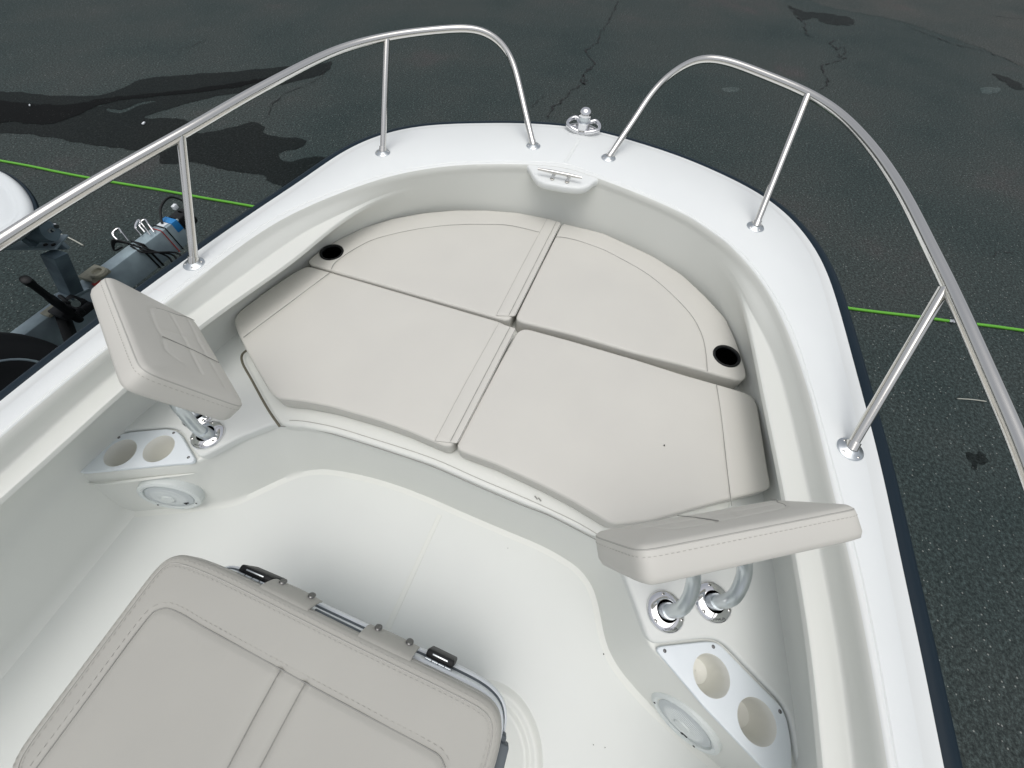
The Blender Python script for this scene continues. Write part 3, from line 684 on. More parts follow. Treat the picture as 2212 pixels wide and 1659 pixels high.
# ---------------------------------------------------------------- bow light and chock
c = at(1258, 283, 0); c.x -= 0.0
bowl = MB().lathe(c+Vector((.008, 0, 0)), [(.074, 0), (.074, .006), (.066, .012), (.045, .016), (.03, .017)], n=40, sx=1, sy=.62, xd=(0, 1, 0)).build('bow_fitting', M['chrome'], boat, 50)
MB().lathe(c+Vector((-.008, 0, .006)), [(.034, 0), (.031, .008), (.029, .026), (.030, .032), (.031, .037), (.024, .039)], n=32).build('light_base', M['chrome'], bowl, 50)
for s_ in (-1, 1):
    P = [c+Vector((-.034, s_*.018, .010)), c+Vector((-.030, s_*.045, .016)), c+Vector((-.008, s_*.070, .020)), c+Vector((.022, s_*.066, .026)), c+Vector((.040, s_*.045, .030)), c+Vector((.030, s_*.022, .026))]
    MB().tube(catmull(P, 6), .0085, 10).build('chock_horn', M['chrome'], bowl, 60)
MB().lathe(c+Vector((-.004, 0, .042)), [(.025, 0), (.0255, .010), (.025, .022)], n=32).build('light_lens', M['alu'], bowl, 50)
MB().lathe(c+Vector((-.004, 0, .062)), [(.0255, 0), (.0265, .004), (.0265, .010), (.0235, .019), (.017, .026), (.009, .030), (.0001, .031)], n=32).build('light_cap', M['chrome'], bowl, 60)

# mooring cleat on the shelf
ca, cb = at(1162, 365, .018), at(1257, 384, .018); cm = (ca+cb)/2; cd = (cb-ca)
cl = MB().tube([ca, ca.lerp(cb, .12), ca.lerp(cb, .35), cm, ca.lerp(cb, .65), ca.lerp(cb, .88), cb], .006, 12, rs=[.0045, .0055, .0075, .0068, .0075, .0055, .0045])
cleat = cl.build('mooring_cleat', M['steel'], boat, 60)
cdn = cd.normalized(); cpn = Vector((-cdn.y, cdn.x, 0))
if cpn.x > 0: cpn = -cpn
for t in (.36, .70):
    p = ca.lerp(cb, t)
    MB().tube([p, p+Vector((0, 0, -.012))+cpn*.004, p+Vector((0, 0, -.020))+cpn*.010], .0055, 10).lathe(Vector((p.x, p.y, -.0035))+cpn*.012, [(.0095, 0), (.009, .003), (.005, .004), (.004, .002), (.001, .002)], n=20).build('cleat_leg', M['steel'], cleat, 60)
    MB().lathe(Vector((p.x, p.y, -.0035))-cpn*.022, [(.0075, 0), (.007, .003), (.001, .004)], n=16).build('cleat_bolt', M['steel'], cleat, 60)

# ---------------------------------------------------------------- seating cushions
def seamline(P, z, r=.0011, name='seam', m='seam', parent=None): return MB().tube(P, r, 5).build(name, M[m], parent)
def onz(P, z): return [Vector((p[0], p[1], z)) for p in P]
def cushion(px, ztop, label, seams_px, holes_px=(), flap=None, zbot=None, hole_r=.0405, world_px=None, grp='beige bow cushions'):
    ol = world_px or ats(px, ztop)
    cen = sum((Vector((p[0], p[1], 0)) for p in ol), Vector())/len(ol)
    t = thing('seat_cushion', label, 'cushion', (cen.x, cen.y, zbot), grp)
    SM = [catmull(ats(s_, ztop), 6) for s_ in seams_px]
    hs_ = [(at(*p, ztop).x, at(*p, ztop).y, hole_r) for p in holes_px]
    V, F, R = slab(ol, ztop, zbot, rt=.008, rb=.008, puff=.0025, seams=SM, holes=hs_, corner=14, wob=.0010, step=.005)
    link('pad', V, F, M['vinyl'], t, 60)
    for S in SM: seamline(onz(S, ztop+.0012), 0, .0009, parent=t)
    # welt just below the rounded edge
    A = smooth_closed(resample([(p[0], p[1]) for p in ol], step=.006, closed=True), 16)
    if area(A) < 0: A = A[::-1]
    A = A+normals_closed(A)*.0006; P = [Vector((p[0], p[1], ztop-.0080)) for p in A]; P.append(P[0]); P.append(P[1])
    seamline(P, 0, .0014, 'piping', 'piping', t)
    A2 = smooth_closed(resample([(p[0], p[1]) for p in ol], step=.006, closed=True), 16)
    if area(A2) < 0: A2 = A2[::-1]
    A2 = A2+normals_closed(A2)*.0125; P = [Vector((p[0], p[1], ztop+.0009)) for p in A2]; P.append(P[0]); P.append(P[1])
    for hx, hy, hr_ in hs_:
        h = MB().lathe((hx, hy, ztop+.002), [(hr_+.006, -.002), (hr_+.005, .0025), (hr_+.001, .0035), (hr_-.003, .001), (hr_-.004, -.004)], n=48, caps=False).build('cup_holder', M['black'], t)
        MB().lathe((hx, hy, ztop+.002), [(hr_-.0035, -.003), (hr_-.006, -.05), (0.001, -.055)], n=40, caps=False).build('cup_liner', M['hole'], h)
    return t
FZ, RZ = CUSH, CUSH-.006
fl_out = [(664, 568), (664, 562), (689, 542), (729, 517), (783, 491), (849, 471), (916, 459), (983, 453), (1049, 453), (1116, 458), (1179, 470), (1209, 480), (1158, 578), (1109, 676), (1102, 692), (1098, 693), (1000, 665), (916, 641), (833, 617), (737, 590)]
fr_out = [(1215, 481), (1304, 503), (1387, 541), (1414, 554), (1475, 593), (1525, 640), (1568, 686), (1591, 736), (1608, 786), (1615, 812), (1609, 822), (1596, 822), (1560, 812), (1475, 788), (1371, 762), (1237, 722), (1118, 693), (1113, 688), (1116, 680), (1165, 580)]
cushion(fl_out, FZ, 'port forward curved bow cushion with black cup holder at its left tip', [[(716, 582), (722, 570), (749, 549), (799, 521), (849, 506), (916, 493), (983, 486), (1049, 485), (1099, 487), (1166, 502)]], [(717, 546)], zbot=LID+.001)
cushion(fr_out, FZ, 'starboard forward curved bow cushion with black cup holder at its right tip', [[(1200, 513), (1206, 512), (1237, 517), (1304, 540), (1330, 553), (1404, 596), (1475, 660), (1501, 693), (1518, 730), (1525, 766), (1528, 802)]], [(1569, 770)], zbot=LID+.001)
rl_out = [(663, 573), (716, 588), (833, 622), (1000, 671), (1083, 695), (1104, 709), (1070, 776), (1025, 864), (984, 950), (977, 966), (965, 966), (936, 954), (883, 931), (816, 907), (716, 878), (649, 865), (600, 861), (585, 850), (567, 820), (533, 760), (510, 713), (504, 690), (513, 674), (567, 633), (630, 590)]
rr_left = [(1118, 714), (1134, 708), (1237, 736), (1371, 775), (1475, 808), (1542, 827), (1608, 846), (1628, 855), (1637, 873), (1645, 920), (1658, 1003), (1668, 1056)]
rr_bot = [(1322, 1134), (1298, 1118), (1237, 1082), (1171, 1048), (1071, 1002), (990, 973), (984, 966), (991, 950), (1035, 866), (1082, 778)]
cushion(rl_out, RZ, 'port aft flat cushion with angled outer corner, left of the centre flap', [[(526, 729), (600, 674), (660, 629), (716, 587)]], zbot=LID+.001)
mir = [Vector((p.x, -p.y+.03, RZ)) for p in ats([(533, 760), (567, 820), (588, 856)], RZ)]
wr = ats(rr_left, RZ)+mir+ats(rr_bot, RZ)
cushion(None, RZ, 'starboard aft flat cushion, partly hidden by the right backrest', [[(1547, 829), (1552, 860), (1558, 903), (1571, 1020), (1580, 1093)]], zbot=LID+.001, world_px=wr)
# joining flaps over the centre joint (sewn to the port cushions)
for (q, z, par, lab) in (([(1181, 472), (1213, 481), (1165, 578), (1113, 682), (1071, 681), (1125, 577)], FZ, 'port forward', 'narrow vinyl flap covering the joint of the forward bow cushions'),
                    ([(1077, 697), (1115, 710), (1060, 819), (989, 957), (938, 952), (1005, 826)], RZ, 'port aft', 'narrow vinyl flap covering the joint of the aft bow cushions')):
    C = [at(*p, z+.005) for p in q]
    mid1 = [(C[0]*.34+C[1]*.66), (C[5]*.34+C[2]*.66), (C[4]*.34+C[3]*.66)]
    V, F, R = slab(C, z+.0050, z+.0006, rt=.0015, rb=0, corner=1, step=.006, grid=.03, seams=[catmull(mid1, 8)], seam_d=.0018, arc=2)
    o = tag(link('joining_flap', V, F, M['vinyl'], None, 50), lab, 'flap', 'flaps over the cushion joints')
    k_ = o; seamline(onz(catmull(mid1, 8), z+.0040), 0, .0011, parent=k_)
    lft = [C[0]*.97+C[1]*.03, C[5]*.97+C[2]*.03, C[4]*.97+C[3]*.03]; seamline(onz(catmull(lft, 8), z+.0048), 0, .0009, 'seam', 'piping', k_)
    rgt = [C[1]*.97+C[0]*.03, C[2]*.97+C[5]*.03, C[3]*.97+C[4]*.03]; seamline(onz(catmull(rgt, 8), z+.0046), 0, .0012, 'seam', 'seam', k_)

tag(MB().box(at(1435, 962, RZ+.004), .0045, .003, .002).build('grit', M['black']), 'single dark speck of grit on the starboard aft cushion', 'grit')

# ---------------------------------------------------------------- backrests on their posts
def backrest(O_, e1, e2, T_, Wd, Hd, th, label, posts, flip):
    e1 = Vector(e1).normalized(); e2 = Vector(e2); e2 = (e2-e1*e2.dot(e1)).normalized(); nf = e1.cross(e2)
    if nf.dot(Vector(T_)) > 0: nf = -nf       # face normal = opposite of thickness
    O_ = Vector(O_)
    cen = O_+e1*Wd/2+e2*Hd/2-nf*th
    t = thing('backrest', label, 'backrest', posts[0][0], 'flip-up backrests')
    mtx = Matrix((( e1.x, e2.x, nf.x, O_.x), (e1.y, e2.y, nf.y, O_.y), (e1.z, e2.z, nf.z, O_.z), (0, 0, 0, 1)))
    ol = [(0, 0), (Wd, 0), (Wd, Hd), (0, Hd)]
    w_, h_ = Wd, Hd
    def L_(*q): return catmull([Vector((a_*w_, b_*h_, 0)) for a_, b_ in q], 6)
    S = [L_((.69, .32), (.745, .335), (.79, .38), (.85, .53), (.89, .70), (.945, .84), (.95, .93)),
         L_((.435, .33), (.437, .5), (.438, .68), (.425, .93)),
         L_((.69, .32), (.53, .31), (.435, .33), (.38, .315), (.26, .30), (.21, .39))]
    S2 = [L_((.84, .58), (.58, .595), (.17, .575)), L_((.93, .83), (.60, .80), (.11, .79)), L_((.54, .39), (.60, .68), (.61, .93))]
    # outline corners get a generous radius
    V, F, R = slab(ol, 0, -th, rt=.014, rb=.014, puff=.004, seams=S+S2, corner=34, wob=.0015, step=.005, seam_d=.0016)
    link('pad', xf(V, mtx), F, M['vinyl'], t, 60)
    for s_ in (S[0][14:], S[1]): seamline(xf([(p.x, p.y, .0024) for p in s_], mtx), 0, .0010, parent=t)
    A = smooth_closed(resample(ol, step=.005, closed=True), 36)
    if area(A) < 0: A = A[::-1]
    A = A+normals_closed(A)*.002
    P = [(p[0], p[1], -.0075) for p in A]; P += P[:2]; seamline(xf(P, mtx), 0, .0014, 'piping', 'piping', t)
    A = A-normals_closed(A)*.0025
    P = [(p[0], p[1], -.017) for p in A]
    mb = MB()
    for i in range(0, len(P)-1, 2): mb.tube(xf([P[i], P[i+1]], mtx), .0006, 4)
    mb.build('stitching', M['thread'], t)
    for pts in posts:
        P = smooth_open(resample(catmull([Vector(p) for p in pts], 8), step=.008), 3)
        tb = MB().tube([Vector(p) for p in P], .0152, 18).build('post', M['alu'], t, 60)
        MB().tube([Vector(P[0])+Vector((0, 0, -.012)), Vector(P[0])+Vector((0, 0, .030))], .0185, 18).build('post_sleeve', M['alu'], tb, 60)
    return t
def sc(p, s_): return Vector(CAM)+(Vector(p)-Vector(CAM))*s_
sL, sR = .78, .72
fzz = PLAT+.012
def up(px, z): return at(px[0], px[1], z)
OL = Vector((.148, .468, .254)); OR = Vector((.135, -.414, .247))
f1 = at(450, 940, fzz)
f2 = at(424, 893, fzz)
def padpt(O_, e1, e2, th, a, b, t): return Vector(O_)+Vector(e1)*a+Vector(e2)*b+Vector(th)*t
eL = padpt(OL, (.474, .870, -.136), (.213, -.263, -.941), (-.854, .417, -.31), .17, .165, .030)
eR = padpt(OR, (.474, -.869, -.140), (.209, .266, -.941), (-.855, -.417, -.308), .17, .135, .030)
dL = Vector((.474, .870, -.136))*.05; dR = Vector((.474, -.869, -.140))*.055
def run(px, zs, end): return [at(*p, z) for p, z in zip(px, zs)]+[end]
ZS = (fzz, fzz+.05, -.145, -.095, -.045)
gL = [[f1, f1+Vector((0, 0, .05)), at(398, 893, -.135), at(380, 868, -.07), eL-dL],
      [f2, f2+Vector((0, 0, .05)), at(376, 856, -.135), at(362, 832, -.07), eL+dL]]
g1, g2 = at(1437, 1320, fzz), at(1538, 1300, fzz)
gR = [[g1, g1+Vector((0, 0, .05)), at(1478, 1310, -.14), at(1495, 1275, -.10), at(1497, 1235, -.06), eR-dR],
      [g2, g2+Vector((0, 0, .05)), at(1585, 1290, -.14), at(1605, 1252, -.10), at(1608, 1212, -.06), eR+dR]]
backrest(OL, (.474, .870, -.136), (.213, -.263, -.941), (-.854, .417, -.31), .411, .206, .057, 'beige padded backrest on port posts, its seamed face turned to view', gL, 1)
backrest(OR, (.474, -.869, -.140), (.209, .266, -.941), (-.855, -.417, -.308), .436, .172, .058, 'beige padded backrest on starboard posts, seen from its thick rear edge', gR, -1)

def text_mesh(s, size):
    cu = bpy.data.curves.new('t', 'FONT'); cu.body = s; cu.size = size; cu.align_x = 'CENTER'; cu.align_y = 'CENTER'; cu.extrude = .0002; cu.resolution_u = 2
    o = bpy.data.objects.new('t', cu); COL.objects.link(o); bpy.context.view_layer.update()
    me = bpy.data.meshes.new_from_object(o.evaluated_get(bpy.context.evaluated_depsgraph_get()))
    V = [v.co.copy() for v in me.vertices]; F = [tuple(p.vertices) for p in me.polygons]
    bpy.data.objects.remove(o); bpy.data.curves.remove(cu); bpy.data.meshes.remove(me); return V, F
TV, TF = text_mesh('WHALER', .0078)
def socket(p, ang):
    p = Vector((p.x, p.y, PLAT)); R_ = Matrix.Rotation(ang, 3, 'Z')
    o = MB().lathe(p, [(.0475, .0005), (.0475, .004), (.045, .008), (.038, .0115), (.030, .014), (.0255, .0145), (.0235, .012), (.0225, .004), (.0225, -.0)], n=48, caps=False).build('post_socket', M['chrome'], boat, 50)
    MB().lathe(p, [(.0232, .004), (.0228, .0135), (.0205, .0145), (.0195, .008), (.0005, .007)], n=32, caps=False).build('socket_bushing', M['hole'], o)
    for a_ in (PI/2+2.1+PI, PI/2+PI, PI/2-2.1+PI):
        q = R_ @ Vector((math.cos(a_+PI)*.0375, math.sin(a_+PI)*.0375, 0)); screw(p+q+Vector((0, 0, .0115)), o, M['steel'], .005)
        MB().box(p+q+Vector((0, 0, .0128)), .006, .0011, .0008, R_).box(p+q+Vector((0, 0, .0128)), .0011, .006, .0008, R_).build('screw_slot', M['inkblack'], o)
    def onf(x, y):
        r_ = math.hypot(x, y); return p+R_ @ Vector((x, y, np.interp(r_, [.030, .038, .045, .0475], [.014, .0115, .008, .004])+.0003))
    mb = MB().add([onf(v.x, v.y-.0375) for v in TV], TF)
    sp = [(-.017, -.0405), (-.020, -.0375), (-.015, -.0425), (-.006, -.0445), (.006, -.0445), (.014, -.0425), (.019, -.039), (.0125, -.0345)]
    mb.tube([onf(*q_) for q_ in sp], .00035, 4)
    mb.build('maker_mark', M['inkblack'], o, 0)
# heading: lettering reads from the cockpit
socket(at(450, 940, PLAT), -PI/2+.2); socket(f2, -PI/2+.2); socket(at(1437, 1320, PLAT), -PI/2+.35); socket(at(1538, 1300, PLAT), -PI/2+.35)

# ---------------------------------------------------------------- cooler seat
ZC = -.08
cool_px = [(353, 1200), (365, 1194), (390, 1194), (442, 1213), (477, 1227), (556, 1265), (662, 1318), (769, 1371), (886, 1427), (962, 1463), (1026, 1495), (1062, 1514), (1080, 1530), (1089, 1556), (1086, 1596), (1069, 1659)]
A_ = ats(cool_px, ZC); 
bl = at(12, 1646, ZC); fr = (A_[0]-at(327, 1229, ZC))
right_dir = (A_[-1]-A_[-2]).normalized()
cw = A_+[A_[-1]+Vector((-.18, .012, 0))]
left_aft = at(12, 1646, ZC); cw = cw+[Vector((left_aft.x-.03, cw[-1].y, 0)), Vector((left_aft.x-.03, left_aft.y-.03, 0)), left_aft, at(327, 1229, ZC)]
cool = thing('cooler', 'white ice chest with a grey-beige padded seat and two black latches', 'cooler', (-.3, .09, FLOOR))
ins = [catmull(ats([(78, 1659), (170, 1535), (310, 1346), (333, 1321), (357, 1314), (383, 1322), (442, 1356), (550, 1415), (659, 1475), (800, 1551), (925, 1618), (950, 1635), (962, 1659)], ZC), 6)]
st2 = [ats([(606, 1447), (549, 1550), (492, 1659)], ZC), ats([(659, 1476), (610, 1567), (561, 1659)], ZC)]
V, F, R = slab(cw, ZC, ZC-.045, rt=.014, rb=.008, puff=.003, seams=ins+st2, corner=26, step=.006, wob=.0012, grid=.03, seam_d=.004, seam_w=.006)
pad = link('seat_pad', V, F, M['vinyl_cool'], cool, 60)
seamline(onz(ins[0], ZC-.0002), 0, .0014, parent=pad)
for s_ in st2: seamline(onz(s_, ZC+.0012), 0, .0010, parent=pad)
Ac = smooth_closed(resample([(p[0], p[1]) for p in cw], step=.006, closed=True), 28)
if area(Ac) < 0: Ac = Ac[::-1]
for off, z, nm, m_, r_ in ((.017, ZC+.0012, 'piping', 'piping', .0013), (.001, ZC-.013, 'piping', 'piping', .0016)):
    B_ = Ac+normals_closed(Ac)*off; P = onz(B_, z); P += P[:2]; seamline(P, 0, r_, nm, m_, pad)
mb = MB()
for off, z in ((.023, ZC+.0032), (.009, ZC+.0012)):
    B_ = Ac+normals_closed(Ac)*off; B_ = B_[::1]
    for i in range(0, len(B_)-1, 2): mb.tube([Vector((*B_[i], z)), Vector((*B_[i+1], z))], .0006, 4)
I_ = resample([(p.x, p.y) for p in ins[0]], step=.006); TT = np.gradient(I_, axis=0); TT /= np.linalg.norm(TT, axis=1)[:, None]; QQ = np.stack([-TT[:, 1], TT[:, 0]], 1)
if (QQ[len(QQ)//2]@(np.array([.5, 0]))) < 0: QQ = -QQ
I_ = I_+QQ*.010
for i in range(0, len(I_)-1, 2): mb.tube([Vector((*I_[i], ZC+.0034)), Vector((*I_[i+1], ZC+.0034))], .0006, 4)
mb.build('stitching', M['thread'], pad)
# lid and body: rectangle aligned with the seat
xf_, xa = None, None
lid_front = ats([(470, 1217), (500, 1231), (640, 1296), (780, 1362), (922, 1425), (992, 1458), (1050, 1488), (1082, 1518), (1094, 1540), (1095, 1563)], ZC-.05)
llw = lid_front+[Vector((lid_front[-1].x-.34, lid_front[-1].y+.02, 0)), Vector((left_aft.x, left_aft.y-.06, 0)), Vector((A_[0].x-.04, A_[0].y-.035, 0)), ]
Al = smooth_closed(resample([(p[0], p[1]) for p in llw], step=.008, closed=True), 12)
if area(Al) < 0: Al = Al[::-1]
Nl = normals_closed(Al)
V, F, R = slab([tuple(p) for p in Al+Nl*.001], ZC-.046, ZC-.088, rt=.006, rb=.004, corner=2, step=.008, grid=.08); link('lid', V, F, M['white'], cool, 50)
V, F, R = slab([tuple(p) for p in Al-Nl*.002], ZC-.0875, ZC-.095, rt=.001, rb=0, corner=2, step=.008, grid=.1, arc=1); link('gasket', V, F, M['gasket'], cool, 50)
V, F, R = slab([tuple(p) for p in Al-Nl*.0065], ZC-.094, ZC-.122, rt=.003, rb=.003, corner=2, step=.008, grid=.1); link('body_rim', V, F, M['white'], cool, 50)
V, F, R = slab([tuple(p) for p in Al+Nl*.035], ZC-.12, FLOOR+.012, rt=.003, rb=.02, corner=2, step=.008, grid=.1); body = link('body', V, F, M['white'], cool, 50)
# cushion flaps with snaps over the front edge
e_dir = (A_[9]-A_[5]).normalized(); fwd = Vector((e_dir.y, -e_dir.x, 0)); 
if fwd.x < 0: fwd = -fwd
for q, sn in (([(556, 1266), (661, 1318)], [(592, 1267), (666, 1303)]), ([(771, 1372), (886, 1426)], [(797, 1364), (885, 1405)])):
    a, b = at(*q[0], ZC), at(*q[1], ZC)
    prof_ = [(-.012, -.006), (-.002, -.008), (.004, -.014), (.009, -.024), (.014, -.036), (.017, -.046), (.018, -.058)]
    V = []; 
    for s_ in np.linspace(0, 1, 10):
        for o_, z_ in prof_:
            tp = .004*math.sin(s_*PI); V.append(a.lerp(b, s_)+fwd*(o_+tp*.5)+Vector((0, 0, z_+.001)))
    n1 = len(prof_); V2 = [v-Vector((0, 0, .003))-fwd*.003 for v in V]; k = len(V)
    F = [(i*n1+j, i*n1+j+1, (i+1)*n1+j+1, (i+1)*n1+j) for i in range(9) for j in range(n1-1)]
    F += [tuple(x+k for x in f[::-1]) for f in F]
    bd = [j for j in range(n1)]; 
    for i in range(9): F.append((i*n1+n1-1, (i+1)*n1+n1-1, (i+1)*n1+n1-1+k, i*n1+n1-1+k))
    for j in range(n1-1): F.append((j, j+1, j+1+k, j+k)); F.append((9*n1+j, 9*n1+j+1, 9*n1+j+1+k, 9*n1+j+k))
    fo_ = link('strap_flap', V+V2, F, M['vinyl_cool'], pad, 60)
    for t in (.2, .82):
        p = a.lerp(b, t)+fwd*.0195+Vector((0, 0, -.042)); MB().lathe(p, [(.0085, .001), (.0075, .0035), (.003, .004), (.0005, .003)], axis=fwd*.8+Vector((0, 0, .5)), n=18).build('snap', M['screw'], pad)
# latches
for (pa, pb) in (((513, 1229), (580, 1258)), ((919, 1413), (978, 1442))):
    a, b = at(*pa, ZC-.05), at(*pb, ZC-.05); c_ = (a+b)/2; L_ = (b-a).length; d_ = (b-a).normalized(); nf = Vector((d_.y, -d_.x, 0)); nf = nf if nf.x > 0 else -nf
    R_ = Matrix((d_, nf, Vector((0, 0, 1)))).transposed()
    lt_ = MB().box(c_+nf*.004+Vector((0, 0, -.036)), L_, .015, .066, R_, .004).build('latch', M['black'], cool, 40)
    MB().box(c_+nf*.005+Vector((0, 0, -.0022)), L_*.55, .003, .002, R_, .0005).build('latch_slot', M['alu'], lt_)
    mb = MB()
    for k in range(4):
        p0 = c_-nf*.006+d_*(L_*(-.46+.235*k)); mb.tube([p0+Vector((0, 0, -.006)), p0+d_*L_*.21+Vector((0, 0, -.006))], .003, 10)
    mb.build('hinge_pin', M['alu'], lt_)
a, b = at(684, 1312, ZC-.045), at(784, 1361, ZC-.045)
MB().tube([a-fwd*.006, b-fwd*.006], .004, 8).build('lid_gap_shade', M['gasket'], cool)  # dark tube painting in the shade of the gap under the seat pad
# rear-side hinge glimpsed at the cushion's starboard edge
mb = MB().box(at(1080, 1640, ZC-.06), .05, .02, .03, None, .004).box(at(1083, 1605, ZC-.07), .03, .012, .03, None, .003)
mb.build('side_catch', M['gasket'], cool)
# specks of dirt on the sole
mb = MB()
for px in ((1304, 1413), (1097, 1184), (1181, 1183), (1203, 1200), (1282, 1609), (1307, 1615), (1110, 1184), (395, 1262)):
    pass
for k, px in enumerate(((1304, 1413), (1097, 1184), (1181, 1183), (1203, 1200), (1282, 1609), (1307, 1615))):
    mb.lathe(at(*px, FLOOR+.002), [(.0020 if k == 0 else .0011, 0), (.0007, .001), (.0001, .0012)], n=7)
tag(mb.build('grit', M['black']), 'few dark specks of grit scattered over the white cockpit sole', 'grit', kind='stuff')

# ---------------------------------------------------------------- neighbouring trailer and boat
TZ = -1.05
tr = thing('boat_trailer', 'grey galvanised trailer tongue beside the boat with winch post, jack and wheel', 'trailer', at(240, 600, GROUND))
# tongue: rectangular beam from the coupler back under the boats
t1, t2 = at(374, 469, TZ), at(96, 676, TZ)
dirx = (t2-t1).normalized(); side = Vector((-dirx.y, dirx.x, 0)); 
Rb = Matrix((dirx, side, Vector((0, 0, 1)))).transposed()
Lb = 3.4; cB = t1+dirx*Lb/2
MB().box(cB+Vector((0, 0, -.09)), Lb, .10, .18, Rb, .008).build('tongue', M['galv'], tr, 40)
# coupler
cp = MB().box(t1-dirx*.03+Vector((0, 0, -.05)), .12, .10, .10, Rb, .012).tube([t1-dirx*.09+Vector((0, 0, -.10)), t1-dirx*.09+Vector((0, 0, -.03)), t1-dirx*.09+Vector((0, 0, .0))], .05, 14, rs=[.05, .052, .03])
cp.build('coupler', M['black'], tr, 45)
MB().tube(catmull([t1-dirx*.18+Vector((0, 0, 0)), t1-dirx*.12+side*-.06+Vector((0, 0, .08)), t1+dirx*.0+side*-.05+Vector((0, 0, .07)), t1+dirx*.1+Vector((0, 0, .01))], 6), .008, 8).build('breakaway_cable', M['black'], tr)
def band(t, r, m, w_=.10, h_=.18, n='cable_tie', wid=.0):
    p = t1+dirx*t; q = []
    hh = .004
    for (a, z) in ((-1, 0), (1, 0), (1, -1), (-1, -1), (-1, 0)): q.append(p+side*a*(w_/2+hh)+Vector((0, 0, hh if z == 0 else -h_-hh)))
    MB().tube(resample([tuple(x) for x in q], step=.02), r, 8).build(n, m, tr)
p = t1+dirx*.045
MB().box(p+Vector((0, 0, -.035)), .055, .107, .08, Rb, .004).build('tape', M['blue'], tr)
band(.13, .004, M['black']); band(.165, .0035, M['red']); band(.33, .007, M['black']); band(.36, .006, M['black'])
MB().box(t1+dirx*.10+Vector((0, 0, .003)), .045, .06, .004, Rb).build('data_label', M['plate'], tr)
# safety chain hooks and loose cable
mb = MB()
for s0, dz in ((.20, .0), (.235, .02), (.345, .0)):
    p = t1+dirx*s0+side*(.03 if s0 < .3 else -.06)
    P = [p+Vector((0, 0, .012)), p+side*-.05+dirx*-.03+Vector((0, 0, .05+dz)), p+side*-.09+dirx*-.05+Vector((0, 0, .06+dz)), p+side*-.10+dirx*.0+Vector((0, 0, .05)), p+side*-.05+dirx*.03+Vector((0, 0, .02))]
    mb.tube(catmull(P, 6), .006, 8)
mb.build('chain_hook', M['chrome'], tr)
mb = MB()
for k in range(3):
    P = [t1+dirx*(.34+.02*k)+side*.0+Vector((0, 0, .012)), t1+dirx*(.34+.02*k)+side*.07+Vector((0, 0, -.02)), t1+dirx*(.28-.03*k)+side*(.10+.02*k)+Vector((0, 0, -.14)), t1+dirx*(.34)+side*(.13+.03*k)+Vector((0, 0, -.22)), t1+dirx*(.40+.04*k)+side*.10+Vector((0, 0, -.20))]
    mb.tube(catmull(P, 6), .007, 8)
    P = [t1+dirx*(.36)+side*-.04+Vector((0, 0, .01)), t1+dirx*(.40)+side*-.10+Vector((0, 0, .03+.01*k)), t1+dirx*(.44)+side*-.11+Vector((0, 0, -.01)), t1+dirx*(.41)+side*-.05+Vector((0, 0, .01))]
    mb.tube(catmull(P, 6), .006, 8)
mb.build('loose_cable', M['black'], tr)
# winch strap plate with tan webbing
p = at(205, 592, TZ+.02)
MB().box(p, .13, .12, .035, Rb, .008).build('clamp_plate', M['tan'], tr)
MB().lathe(at(214, 590, TZ+.05), [(.05, 0), (.048, .016), (.03, .018), (.028, .004), (.01, .003), (.001, .003)], n=24).build('strap_coil', M['tan'], tr)
MB().box(at(213, 614, TZ-.01), .05, .03, .04, Rb, .004).build('reflector', M['red'], tr)
# winch post leaning forward to the bow stop
pb = at(156, 632, TZ); pt = at(116, 548, -.72)
ax = (pt-pb).normalized(); sx = side; sy = ax.cross(sx)
Rp = Matrix((sx, sy, ax)).transposed()
MB().box((pb+pt)/2, .11, .09, (pt-pb).length, Rp, .006).build('winch_post', M['galvd'], tr, 40)
MB().box(pb+side*.0+Vector((0, 0, .0)), .12, .16, .03, Rp, .004).build('post_foot', M['galv'], tr, 40)
q1, q2 = at(18, 523, -.70), at(134, 523, -.70); c_ = (q1+q2)/2; d_ = (q2-q1).normalized(); nn = Vector((-d_.y, d_.x, 0))
Rq = Matrix((d_, nn, Vector((0, 0, 1)))).transposed(); wdt = (at(76, 512, -.70)-at(76, 546, -.70)).length
ba = MB().box(c_, (q2-q1).length, wdt*.8, .012, Rq, .003).box(c_+nn*-wdt*.42*(-1 if nn.x > 0 else 1)*0+Vector((0, 0, -.02)), (q2-q1).length, wdt*.15, .05, Rq, .003)
brk = ba.build('bow_stop_bracket', M['galv'], tr, 40)
mb = MB()
for px in ((99, 529), (116, 529)): mb.lathe(at(*px, -.693), [(.012, 0), (.011, .004), (.001, .005)], n=12)
mb.build('bracket_bolt', M['black'], brk)
wn_ = MB().box(at(88, 500, -.62), .12, .10, .08, Rq, .01).lathe(at(88, 500, -.60), [(.05, -.05), (.05, .05)], axis=d_, n=20).box(at(62, 505, -.62), .04, .1, .1, Rq, .006)
wn_.build('winch', M['galvd'], tr, 40)
MB().lathe(at(112, 499, -.58), [(.016, 0), (.014, .012), (.004, .014), (.001, .014)], n=16).tube([at(119, 487, -.6), at(122, 489, -.6)], .012, 8).build('winch_bolt', M['chrome'], tr)
